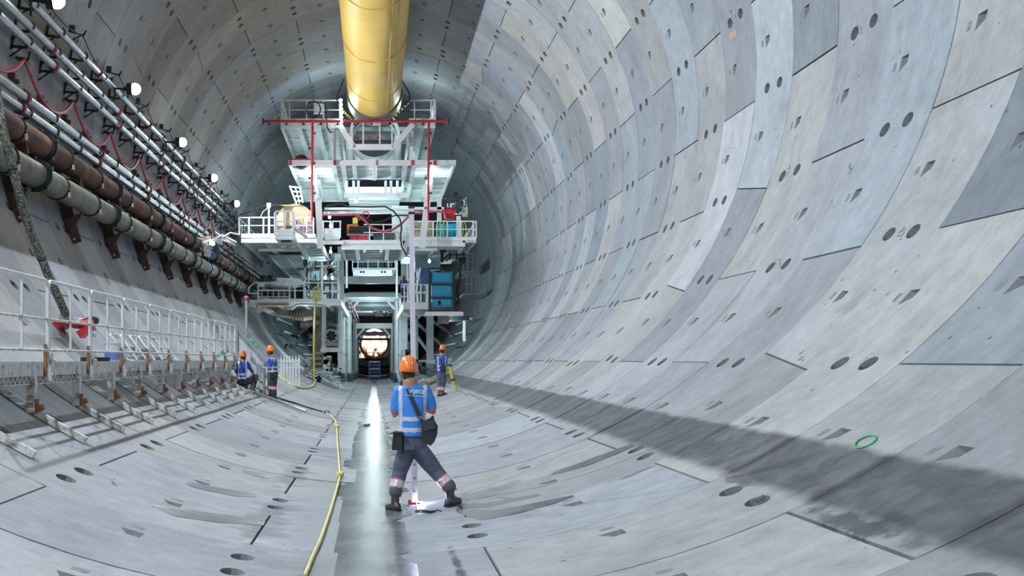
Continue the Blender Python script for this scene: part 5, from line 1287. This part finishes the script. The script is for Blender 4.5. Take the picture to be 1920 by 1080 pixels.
def meshed(parts_mb, name, voxel, mats, parent, assign=None, smoothn=4):
    """voxel-fuse overlapping closed shapes into one continuous surface"""
    me = parts_mb.mesh('tmp', mats[0]); o = bpy.data.objects.new('tmp', me); COL.objects.link(o)
    bmx = bmesh.new(); bmx.from_mesh(me); bmesh.ops.recalc_face_normals(bmx, faces=bmx.faces); bmx.to_mesh(me); bmx.free()
    r = o.modifiers.new('r', 'REMESH'); r.mode = 'VOXEL'; r.voxel_size = voxel
    s = o.modifiers.new('s', 'SMOOTH'); s.iterations = smoothn; s.factor = .5
    dg = bpy.context.evaluated_depsgraph_get(); dg.update()
    nm = bpy.data.meshes.new_from_object(o.evaluated_get(dg)); bpy.data.objects.remove(o); bpy.data.meshes.remove(me)
    nm.name = name; nm.materials.clear()
    for m_ in mats: nm.materials.append(m_)
    nm.polygons.foreach_set('use_smooth', [True]*len(nm.polygons))
    if assign:
        idx = [assign(p.center) for p in nm.polygons]; nm.polygons.foreach_set('material_index', idx)
    nm.update(); q = bpy.data.objects.new(name, nm); COL.objects.link(q); q.parent = parent; return q
def limb(b, pts, rads, n=14):
    pts = [Vector(p) for p in pts]; out = []; ro = []
    for i in range(len(pts)-1):
        for q in range(4): out.append(pts[i].lerp(pts[i+1], q/4)); ro.append(rads[i]+(rads[i+1]-rads[i])*q/4)
    out.append(pts[-1]); ro.append(rads[-1]); b.tube(out, ro, n)
    for p, r in zip(pts, rads): b.ell(p, (r, r, r), 12, 8)
def loft(b, rings, n=20):
    vv = []
    for c, rx, ry, yaw in rings:
        for j in range(n):
            a = 2*PI*j/n; x = rx*math.copysign(abs(math.cos(a))**.85, math.cos(a)); y = ry*math.copysign(abs(math.sin(a))**.85, math.sin(a))
            vv.append(Vector(c)+Vector((x*math.cos(yaw)-y*math.sin(yaw), x*math.sin(yaw)+y*math.cos(yaw), 0)))
    k = len(rings); ff = [(i*n+j, i*n+(j+1) % n, (i+1)*n+(j+1) % n, (i+1)*n+j) for i in range(k-1) for j in range(n)]+[tuple(range(n-1, -1, -1)), tuple(range((k-1)*n, k*n))]
    b.add(vv, ff)
def segdist(p, a, c):
    d = c-a; t = max(0, min(1, (p-a).dot(d)/d.length_squared)); return (p-(a+d*t)).length, (p-a).dot(d)/d.length_squared
def hand(b, wr_, dirv, side_, palmn, s=1, curl=.9):
    """palm, four bent fingers of unequal length and a thumb"""
    d = Vector(dirv).normalized(); pn = Vector(palmn).normalized(); sx = d.cross(pn).normalized()*side_
    pc = wr_+d*.05*s; b.box(pc, (.001, .001, .001)); M3 = Matrix((sx, d, pn)).transposed(); b.ell(pc, (.042*s, .052*s, .018*s), 10, 7, M3)
    for k, ln in enumerate((.072, .082, .076, .060)):
        a = wr_+d*.088*s+sx*(-.030+.020*k)*s; j1 = a+(d*math.cos(curl*.5)+pn*math.sin(curl*.5))*ln*.45*s; j2 = j1+(d*math.cos(curl)+pn*math.sin(curl))*ln*.32*s; j3 = j2+(d*math.cos(curl*1.4)+pn*math.sin(curl*1.4))*ln*.25*s
        limb(b, [a-d*.02*s, a, j1, j2, j3], [.0095*s, .0095*s, .009*s, .0085*s, .0075*s], 8)
    a = wr_+d*.03*s-sx*.030*s; j1 = a+(d*.6-sx*.7+pn*.3).normalized()*.04*s; j2 = j1+(d*.9-sx*.2+pn*.4).normalized()*.032*s; limb(b, [a, j1, j2], [.013*s, .011*s, .0085*s], 8)
def build_person(nm, label, J, s, yaw, face, opt):
    """J: joint positions in metres relative to the base point; s: body scale; yaw: trunk heading; face: head heading (0 looks down the tunnel)"""
    t = empty('person', label, 'person', 'survey crew'); V3 = {k: Vector(v) for k, v in J.items()}; vx = opt.get('voxel', .014)
    R3 = Matrix.Rotation(face, 3, 'Z'); hc = V3['head']; fwd = R3@Vector((0, 1, 0)); rt = R3@Vector((1, 0, 0)); up = Vector((0, 0, 1))
    def hp(x, y, z): return hc+(rt*x+fwd*y+up*z)*s
    b = MB()
    b.ell(hp(0, -.01, .03), (.078*s, .098*s, .10*s), 16, 12, R3); b.ell(hp(0, .03, -.055), (.058*s, .06*s, .07*s), 14, 10, R3); b.ell(hp(0, .062, -.095), (.03*s, .028*s, .026*s), 10, 8, R3)
    b.ell(hp(0, .102, -.015), (.014*s, .02*s, .028*s), 8, 8, R3); b.ell(hp(0, .083, -.062), (.024*s, .012*s, .010*s), 8, 6, R3)
    for q in (-1, 1): b.ell(hp(q*.08, -.005, -.012), (.012*s, .02*s, .034*s), 8, 8, R3); b.ell(hp(q*.03, .075, .012), (.02*s, .016*s, .014*s), 8, 6, R3)
    limb(b, [V3['neck'], hp(0, -.012, -.06)], [.058*s, .05*s])
    limb(b, [V3['shL'], V3['neck']+Vector((0, 0, -.07*s)), V3['shR']], [.04*s, .05*s, .04*s]); limb(b, [V3['neck'], (V3['neck']+V3['pelvis'])/2, V3['pelvis']], [.09*s, .11*s, .11*s])
    for q in 'LR':
        limb(b, [V3['sh'+q], V3['el'+q], V3['wr'+q]], [.044*s, .037*s, .025*s]); hand(b, V3['wr'+q], V3['hd'+q], 1 if q == 'L' else -1, V3['pn'+q], s)
        limb(b, [V3['hip'+q], V3['kn'+q], V3['an'+q]], [.07*s, .045*s, .035*s])
    body = meshed(b, 'body', vx*.62, [M['skin']], t, None, 2)
    for q in (-1, 1):
        b = MB(); b.ell(hp(q*.03, .088, .012), (.011*s, .006*s, .007*s), 10, 8, R3); o = b.build('eye', M['eye'], body, True); b = MB(); b.ell(hp(q*.03, .0935, .012), (.0045*s, .003*s, .0045*s), 8, 6, R3); b.build('pupil', M['hair'], body, True)
    b = MB(); b.ell(hp(0, -.022, .028), (.083*s, .094*s, .095*s), 16, 12, R3); b.ell(hp(0, -.048, -.045), (.074*s, .055*s, .07*s), 14, 10, R3); meshed(b, 'hair', .01*max(1, vx/.014), [M['hair']], t, None, 1)
    # helmet: shell with crown ridges, brim and peak
    b = MB(); c = hp(0, -.008, .055); prof = [(.110, -.018), (.112, -.004), (.107, .035), (.099, .075), (.082, .112), (.054, .14), (.02, .152)]
    vv = []; n = 28
    for r_, z in prof:
        for j in range(n):
            a = 2*PI*j/n; ex = 1.16 if r_ > .1 else 1.12; pk = 1+(.10*max(0, math.sin(a))**3 if z <= 0 else 0); vv.append(c+(rt*math.cos(a)*r_*.98+fwd*math.sin(a)*r_*ex*pk+up*z)*s)
    k = len(prof); b.add(vv, [(i*n+j, i*n+(j+1) % n, (i+1)*n+(j+1) % n, (i+1)*n+j) for i in range(k-1) for j in range(n)]+[tuple(range((k-1)*n, k*n))]); hm = b.build('helmet', M['helmet'], t, True)
    b = MB()
    for dx in (-.03, 0, .03): b.tube([c+(rt*dx+fwd*.116*math.cos(a)+up*(.012+.146*math.sin(a)*(1-abs(dx)*2)))*s for a in [PI*q/12 for q in range(1, 12)]], .008*s, 6)
    b.build('ridge', M['helmet'], hm, True)
    b = MB(); b.tube([c+(rt*.116*math.cos(a)+fwd*.136*math.sin(a)+up*(-.018-.012*abs(math.sin(a))))*s for a in [2*PI*q/28 for q in range(28)]+[0]], .007*s, 6, False); b.build('brim', M['helmet'], hm, True)
    b = MB(); b.tube([hp(.082, .0, .04), hp(.07, .04, -.07), hp(0, .075, -.125), hp(-.07, .04, -.07), hp(-.082, 0, .04)], .005*s, 5); b.build('chin_strap', M['black'] if not opt.get('ystrap') else M['yellowhose'], hm, True)
    # vest / shirt
    b = MB(); sh = (V3['shL']+V3['shR'])/2; pv = V3['pelvis']; W = (V3['shR']-V3['shL']).length/2; hem = V3['hem']; mid = sh.lerp(hem, .5); bell = opt.get('bell', .15)*s
    loft(b, [(V3['neck']+Vector((0, 0, .02*s)), .070*s, .068*s, yaw), (V3['neck'].lerp(sh, .35)+Vector((0, 0, 0)), W*.50, .082*s, yaw), (V3['neck'].lerp(sh, .8)+Vector((0, 0, .02*s)), W*.92, .098*s, yaw), (sh-Vector((0, 0, .05*s)), W*1.03, .118*s, yaw), (sh.lerp(hem, .25), W*1.0, .135*s, yaw), (mid, W*.92, .135*s, yaw), (sh.lerp(hem, .75), W*.90, .14*s, yaw), (hem, W*.95, .148*s, yaw)])
    for q in 'LR':
        L_ = opt.get('sleeve', .72); e = V3['sh'+q].lerp(V3['el'+q], L_); limb(b, [V3['sh'+q].lerp(sh, .12), V3['sh'+q].lerp(e, .5), e], [.068*s, .066*s, .062*s])
        if opt.get('longsleeve'): limb(b, [e, V3['el'+q], V3['el'+q].lerp(V3['wr'+q], .9)], [.06*s, .05*s, .036*s])
    Ry = Matrix.Rotation(-yaw, 3, 'Z'); hz = opt['bands']; vest = M[opt.get('vestm', 'shirt')]
    axis = (hem-sh).normalized(); TL = (hem-sh).length
    def asg(c):
        for q in 'LR':
            e = V3['sh'+q].lerp(V3['el'+q], opt.get('sleeve', .72)); d, tt = segdist(c, V3['sh'+q], e)
            loc = Ry@(c-sh)
            if d < .085*s and abs(loc.x) > W*1.02:
                return 2 if (tt > 1.06 and not opt.get('longsleeve')) else 0
        loc = Ry@(c-sh); f = (c-sh).dot(axis)/TL
        for a0, a1 in hz:
            if a0 < f < a1: return 1
        if f < hz[-1][0] and any(abs(loc.x-x0*s) < .021*s for x0 in opt.get('vstrips', (-.135, .135))): return 1
        return 0
    sh_o = meshed(b, 'vest', vx*.72, [vest, M['silver'], M['flame']], t, asg, 3)
    b = MB(); b.tube([V3['neck']+Ry.transposed()@Vector((.068*s*math.cos(a), .062*s*math.sin(a), .02*s)) for a in [2*PI*q/16 for q in range(17)]], .012*s, 6, False); b.build('collar', vest, sh_o, True)
    # trousers
    b = MB(); loft(b, [(pv+Vector((0, 0, .12*s)), .155*s, .12*s, yaw), (pv, .168*s, .135*s, yaw), (pv-Vector((0, 0, .09*s)), .15*s, .12*s, yaw)])
    for q in 'LR':
        k_, a_ = V3['kn'+q], V3['an'+q]; h_ = V3['hip'+q]; limb(b, [h_, h_.lerp(k_, .5), k_, k_.lerp(a_, .5), a_], [.112*s, .108*s, .092*s, .086*s, .084*s])
        rw = random.Random(ord(q)+int(s*100))
        for w_ in range(12):
            f = rw.random(); c = k_.lerp(a_, f) if w_ % 2 else h_.lerp(k_, f); b.ell(c+Vector((rw.uniform(-.03, .03), -.045*s, 0)), (.065*s, .045*s, .018*s), 10, 6, Matrix.Rotation(rw.uniform(-.5, .5), 3, 'Y'))
    def asg2(c):
        for q in 'LR':
            d, tt = segdist(c, V3['kn'+q], V3['an'+q])
            if d < .12*s and opt.get('legband'):
                l0, l1 = opt['legband']
                if l0 < tt < l0+.06 or l1-.06 < tt < l1: return 2
                if l0 < tt < l1: return 1
        return 0
    meshed(b, 'trousers', vx*.8, [M[opt.get('trm', 'trouser')], M[opt.get('bandm', 'silver')], M['flame']], t, asg2, 2)
    for q in 'LR':
        a_ = V3['an'+q]; ft = V3['ft'+q]; tz = a_.z; toe = V3['toe'+q]-ft; tn = toe.normalized()
        b = MB(); limb(b, [V3['kn'+q].lerp(a_, .8), a_, ft+Vector((0, 0, .075*s))], [.058*s, .054*s, .052*s]); limb(b, [ft+Vector((0, 0, .05*s))-tn*.05*s, ft+toe*.6+Vector((0, 0, .045*s)), ft+toe+Vector((0, 0, .035*s))], [.048*s, .046*s, .034*s])
        bo = meshed(b, 'boot', vx*.7, [M['boot']], t, None, 2)
        b = MB(); sd = Vector((-tn.y, tn.x, 0)); 
        pl = [ft-tn*.09*s+sd*.035*s, ft+tn*.02*s+sd*.042*s, ft+toe+sd*.036*s, ft+toe+tn*.035*s, ft+toe-sd*.036*s, ft+tn*.02*s-sd*.042*s, ft-tn*.09*s-sd*.035*s]; b.prism(pl, (0, 0, .022*s)); b.build('sole', M['black'], bo)
    return t, V3, rt, fwd
def local(px, py, Y, dy=0): return P(px, py, Y)+Vector((0, dy, 0))
# --- worker in the foreground, seen from behind
Yw = 13.4; q = lambda x, y, dy=0: P(x, y, Yw)+Vector((0, dy, 0))
J = dict(head=q(766, 700, .03), neck=q(769, 717, .0), shL=q(745, 733, .0), shR=q(801, 732, .0), elL=q(740, 777, .02), elR=q(812, 772, .03), wrL=q(747, 775, .25), wrR=q(797, 768, .26),
         hdL=(.35, .9, .15), hdR=(-.35, .9, .15), pnL=(.8, 0, .4), pnR=(-.8, 0, .4), pelvis=q(774, 834, .0), hem=q(773, 818, .0),
         hipL=q(762, 845), hipR=q(787, 845), knL=q(750, 884, .04), knR=q(818, 885, .04), anL=q(742, 921, -.02), anR=q(842, 912, -.02),
         ftL=Vector((q(741, 958).x, 13.36, floorz(.24)+.008)), ftR=Vector((q(845, 950).x, 13.38, floorz(.84)+.012)), toeL=(0, 0, 0), toeR=(0, 0, 0))
J['toeL'] = J['ftL']+Vector((-.08, .12, 0)); J['toeR'] = J['ftR']+Vector((.10, .10, .015))
t, V3, rt, fwd = build_person('w', 'person in orange helmet and bright blue vest, back turned, legs apart beside the stream', J, .93, 0, .12,
    dict(voxel=.0125, bands=((.56, .66), (.80, .90)), vstrips=(-.142, .150), legband=(.42, .86), sleeve=.80, ystrap=True))
b = MB(); yb = -.135
def back(px, py, d=0.0): return P(px, py, Yw)+Vector((0, yb-d, 0))
b.prism([back(757, 722, -.10), back(762, 722, -.10), back(764, 724, -.03), back(758, 724, -.03)], (0, .01, 0))
pts = [back(760, 721, -.11), back(764, 730, -.03), back(770, 745, .0), back(778, 763, .01), back(786, 781, .01), back(793, 794, .02)]
bs = MB()
for a_, c_ in zip(pts[:-1], pts[1:]): bs.bar(a_, c_, .042, .008, (0, 1, 0))
bag = empty('shoulder_bag', 'black shoulder bag hanging on the back of the foreground worker', 'bag'); bs.build('strap', M['rubber'], bag)
b = MB(); b.prism([back(790, 789, .015), back(804, 783, .015), back(811, 777, .0), back(813, 786, .0), back(819, 797, .0), back(818, 812, 0), back(812, 827, .015), back(805, 833, .02), back(795, 828, .02), back(789, 818, .02)], (0, -.085, 0)); b.build('bag_body', M['rubber'], bag)
b = MB(); b.prism([back(791, 790, .105), back(811, 785, .105), back(816, 800, .105), back(793, 806, .105)], (0, -.008, 0)); b.build('bag_flap', M['dgrey'], bag); b = MB(); b.ring(back(787, 782, .02), back(787, 782, .03), .018, .011, 12); b.build('strap_ring', M['galv'], bag); rebase(bag, back(803, 833))
pouch = empty('belt_pouch', 'black belt pouch with an open flap on the left hip of the foreground worker', 'pouch')
b = MB(); b.prism([back(737, 812, -.06), back(752, 810, -.06), back(754, 843, -.06), back(734, 842, -.06)], (0, -.09, 0)); b.build('pouch_body', M['rubber'], pouch)
b = MB(); b.prism([back(728, 812, -.05), back(740, 807, -.05), back(753, 808, -.05), back(752, 812, -.05), back(740, 811, -.05)], (0, -.11, 0)); b.build('pouch_flap', M['rubber'], pouch); b = MB(); b.box(back(734.5, 826, .02), (.012, .02, .05)); b.build('buckle', M['galv'], pouch); rebase(pouch, back(744, 843))
# pocket flap, folded mask at the cheek
b = MB(); b.prism([back(757, 832, .02), back(776, 830, .025), back(777, 841, .025), back(758, 842, .02)], (0, -.012, 0)); b.build('back_pocket', M['trouser'], t)
mk_ = empty('face_mask', 'grey filter mask hanging beside the left cheek of the foreground worker', 'mask'); b = MB(); b.tube([q(747, 696, .06), q(748, 704, .07), q(751, 713, .08), q(755, 719, .08)], [.012, .022, .024, .012], 10); b.build('mask_shell', mat('mask_grey', (.35, .42, .5), .35), mk_, True); b = MB(); b.tube([q(753, 704, .07), q(755, 711, .06), q(757, 717, .05)], .006, 6); b.build('mask_strap', M['yellowhose'], mk_, True); b = MB(); b.ell(q(754, 718, .07), (.022, .03, .03), 10, 7); b.build('filter', M['black'], mk_, True); rebase(mk_, q(754, 718, .07))
# lettering on the back (mirrored, as in the photograph)
def lettering(txt, size, c, parent, name, w=None, m=None, xrot=0):
    cu = bpy.data.curves.new('txt', 'FONT'); cu.body = txt; cu.size = size; cu.align_x = 'CENTER'; cu.extrude = .0015; cu.offset = size*.012
    o = bpy.data.objects.new('txt', cu); COL.objects.link(o); dg = bpy.context.evaluated_depsgraph_get(); dg.update(); me = bpy.data.meshes.new_from_object(o.evaluated_get(dg)); bpy.data.objects.remove(o)
    xs = [v.co.x for v in me.vertices]; k = (w/(max(xs)-min(xs))) if w else 1
    for v in me.vertices: v.co = Vector((c.x-v.co.x*k, c.y-v.co.z+ .0, c.z+v.co.y+.05*v.co.x*k))
    me.flip_normals(); me.materials.clear(); me.materials.append(m or M['white']); me.name = name; o = bpy.data.objects.new(name, me); COL.objects.link(o); o.parent = parent; return o
vest_o = [c for c in t.children if c.name.startswith('vest')][0]
lettering('DBJV', .058, P(779.5, 737, Yw)+Vector((0, -.125, 0)), vest_o, 'back_lettering', .158)
lettering('Dragages - Bouygues Joint Venture', .017, P(779, 742.3, Yw)+Vector((0, -.132, 0)), vest_o, 'back_lettering', .24)
rebase(t, V3['ftL'])
# --- man standing by the stair
Ym = 33.4; q = lambda x, y, dy=0: P(x, y, Ym)+Vector((0, dy, 0)); fz = lambda x: floorz(P(x, 700, Ym).x)
J = dict(head=q(506, 660), neck=q(511, 669), shL=q(506, 674, .14), shR=q(515, 674, -.14), elL=q(500, 686, .18), elR=q(506, 688, -.14), wrL=q(494, 683, .2), wrR=q(496, 684, -.08), hdL=(-1, 0, .1), hdR=(-1, .1, .1), pnL=(0, 0, -1), pnR=(0, 0, -1),
         pelvis=q(513, 703), hem=q(512, 699), hipL=q(511, 707, .08), hipR=q(515, 707, -.08), knL=q(509, 724, .1), knR=q(514, 724, -.1), anL=q(507, 738, .1), anR=q(515, 739, -.1),
         ftL=Vector((q(507, 0).x, Ym+.1, fz(507)+.02)), ftR=Vector((q(515, 0).x, Ym-.1, fz(515)+.02)), toeL=(0, 0, 0), toeR=(0, 0, 0))
J['toeL'] = J['ftL']+Vector((-.12, .02, .02)); J['toeR'] = J['ftR']+Vector((-.12, -.02, .02))
t, *_ = build_person('m', 'person in an orange helmet and blue vest standing by the stair, reaching to the handrail', J, .84, PI/2-.5, PI/2-.15, dict(voxel=.02, vestm='vest2', bands=((.52, .66), (.80, .94)), vstrips=(-.13, .13), legband=(.0, .42), bandm='pinkband', longsleeve=True, trm='dgrey')); rebase(t, J['ftR'])
pch = empty('belt_pouch', 'small black pouch on the belt of the man standing by the stair', 'pouch'); b = MB(); b.box(q(512, 703, -.22), (.1, .08, .14)); b.build('pouch_body', M['rubber'], pch); b = MB(); b.box(q(512, 700, -.27), (.11, .02, .05)); b.build('pouch_flap', M['dgrey'], pch); rebase(pch, q(512, 705, -.2))
# --- man crouching at the end of the walkway
Yc = 32.2; q = lambda x, y, dy=0: P(x, y, Yc)+Vector((0, dy, 0))
J = dict(head=q(455.5, 670, .05), neck=q(455, 678), shL=q(446, 682), shR=q(464, 681), elL=q(442, 697, .1), elR=q(469, 693, .15), wrL=q(447, 705, .32), wrR=q(474, 702, .3), hdL=(.3, 1, -.2), hdR=(-.2, 1, -.2), pnL=(0, 0, -1), pnR=(0, 0, -1),
         pelvis=q(455, 715, .02), hem=q(455, 713), hipL=q(450, 718, .05), hipR=q(461, 717, .05), knL=q(450, 712, .42), knR=q(478, 706, .30), anL=q(458, 726, .12), anR=q(473, 728, .05),
         ftL=Vector((q(460, 0).x, Yc+.02, floorz(q(460, 0).x)+.02)), ftR=Vector((q(474, 0).x, Yc-.02, floorz(q(474, 0).x)+.02)), toeL=(0, 0, 0), toeR=(0, 0, 0))
J['toeL'] = J['ftL']+Vector((.04, .13, 0)); J['toeR'] = J['ftR']+Vector((.06, .12, 0)); J['anL'].z = J['ftL'].z+.1; J['anR'].z = J['ftR'].z+.1
t, *_ = build_person('c', 'person in an orange helmet and blue vest crouching at the end of the walkway', J, .86, 0, .3, dict(voxel=.02, vestm='vest2', bands=((.58, .70), (.80, .92)), vstrips=(-.12, .12), longsleeve=True, trm='dgrey', sleeve=.7)); rebase(t, J['ftL'])
# --- man at the tripod
Yt = 42.3; q = lambda x, y, dy=0: P(x, y, Yt)+Vector((0, dy, 0))
J = dict(head=q(830, 657, .02), neck=q(829, 665), shL=q(820, 671), shR=q(838, 671), elL=q(818, 683, .05), elR=q(842, 681, .05), wrL=q(819, 681, .26), wrR=q(845, 680, .2), hdL=(.3, 1, 0), hdR=(.2, 1, .1), pnL=(0, 0, -1), pnR=(0, 0, -1),
         pelvis=q(828, 703), hem=q(828, 700), hipL=q(825, 707), hipR=q(831, 707), knL=q(825, 722, .05), knR=q(831, 721, .05), anL=q(825, 735, 0), anR=q(828, 736, 0),
         ftL=Vector((q(824, 0).x, Yt, floorz(q(824, 0).x)+.02)), ftR=Vector((q(829, 0).x, Yt-.1, floorz(q(829, 0).x)+.02)), toeL=(0, 0, 0), toeR=(0, 0, 0))
J['toeL'] = J['ftL']+Vector((.12, .04, .02)); J['toeR'] = J['ftR']+Vector((.14, .02, .03))
t, *_ = build_person('t', 'person in an orange helmet and blue vest standing on the right beside the yellow tripod', J, .98, -.15, -.4, dict(voxel=.024, vestm='vest2', bands=((.50, .60), (.72, .82)), vstrips=(-.14, .13), legband=(.35, .75), bandm='pinkband', sleeve=.8)); rebase(t, J['ftL'])
pch = empty('waist_bag', 'black waist bag on the back of the man beside the tripod', 'bag'); b = MB(); b.box(q(830, 690, -.19), (.2, .1, .17)); b.build('bag_body', M['rubber'], pch); b = MB(); b.bar(q(824, 672, -.13), q(829, 686, -.17), .04, .01, (0, 1, 0)); b.build('strap', M['dgrey'], pch); rebase(pch, q(830, 694, -.19))
# --- two distant people on the gantry
def far_person(label, px, ytop, ybot, Y, vm, step=None, trm='dgrey'):
    h = (ybot-ytop)*Y/F; s = h/1.78; o = P(px, ybot, Y); v = lambda x, y, z: o+Vector((x*s, y*s, z*s))
    J = dict(head=v(0, 0, 1.6), neck=v(0, 0, 1.47), shL=v(-.19, 0, 1.4), shR=v(.19, 0, 1.4), elL=v(-.26, .02, 1.12), elR=v(.25, .05, 1.12), wrL=v(-.25, .2, .95), wrR=v(.22, .25, 1.0), hdL=(0, .6, -1), hdR=(0, 1, -.3), pnL=(1, 0, 0), pnR=(-1, 0, 0),
             pelvis=v(0, 0, .92), hem=v(0, 0, .86), hipL=v(-.09, 0, .88), hipR=v(.09, 0, .88), knL=v(-.11, .05, .48), knR=v(.1, .0, .48), anL=v(-.12, 0, .12), anR=v(.11, -.1, .12), ftL=v(-.12, 0, .0), ftR=v(.11, -.1, 0), toeL=v(-.15, .14, 0), toeR=v(.14, .04, 0))
    t, *_ = build_person('f', label, J, s, 0, .3, dict(voxel=.035, vestm=vm, bands=((.40, .52), (.66, .8)), vstrips=(-.12, .12), legband=(.2, .6), trm=trm)); rebase(t, o)
    return o
o = far_person('small distant person in a pale vest walking left of the gantry passage', 652, 655, 696, 88, 'palevest', trm='palevest')
bl = empty('step_block', 'grey step block under the distant person left of the passage', 'step'); b = MB(); z0 = floorz(o.x)+.02; b.bb((o.x-.4, o.y-.3, z0), (o.x+.4, o.y+.4, o.z-.01)); b.build('block_body', M['midgrey'], bl); b = MB(); b.bb((o.x-.42, o.y-.34, o.z-.05), (o.x+.42, o.y-.3, o.z-.01)); b.build('nosing', GW, bl); rebase(bl, (o.x, o.y, z0))
far_person('person in orange helmet and blue clothes at the lower right gantry rail', 757.5, 516, 566, 59.5, 'vest2')
# ------------------------------------------------------------------ racks of equipment inside the gantry, left and right of the passage
rk = random.Random(31)
for sd, x0, x1, lab in (('left', 572, 634, 'rack of boxes, drums and pipes behind the rails left of the passage'), ('right', 764, 800, 'rack of boxes and pipes behind the rails right of the passage')):
    t = empty('service_rack', lab, 'rack', None); Y = 67.0
    for px in (x0, (x0+x1)/2, x1): part('upright', M['white'], t, (px-1.5, 476, px+1.5, 572, Y, .15))
    for py in (498, 522, 546, 568): part('shelf', GW, t, (x0, py, x1, py+2.5, Y, 1.2))
    for r_, py in enumerate((498, 522, 546, 568)):
        px = x0+3
        while px < x1-7:
            w_ = rk.uniform(5, 11); h_ = rk.uniform(8, 19); m_ = rk.choice([M['palecyan'], M['midgrey'], M['dkgrey'], M['white'], M['navy'], M['pinkwhite']])
            if rk.random() < .25:
                c = P(px+w_/2, py-.2, Y+.5); b = MB(); b.cyl(c, c+Vector((0, 0, h_*Y/F)), w_*.45*Y/F, 12); b.build('drum', m_, t, True)
            else:
                o = part('equipment_box', m_, t, (px, py-h_, px+w_, py, Y+.2, .7)); part('box_door', m_, o, (px+.8, py-h_+1, px+w_-.8, py-1, Y+.17, .03))
            px += w_+rk.uniform(.5, 2)
    part('back_sheet', M['midgrey'], t, (x0-2, 474, x1+2, 574, Y+2, .1))
    for q in range(4):
        px = x0+4+q*(x1-x0)/4.4; b = MB(); b.tube([P(px, 474, Y-.2), P(px+rk.uniform(-3, 3), 510, Y-.3), P(px+rk.uniform(-3, 3), 545, Y-.2), P(px, 572, Y-.2)], .04, 6); b.build('cable', M['rubber'] if q % 2 else M['white'], t, True)
    rebase(t, P((x0+x1)/2, 572, Y))
    point(P((x0+x1)/2, 490, Y-3.0), 75, TEAL, .2)  # fill point added in front of the rack, no fixture
point(P(575, 606, 57), 90, TEAL, .2); point(P(845, 612, 60), 60, TEAL, .2); point((0, 69.5, 2.4), 60, TEAL, .2); point((0, 94, 3.6), 110, TEAL, .3)  # added fill points without fixtures, brightening the dark bays and passage
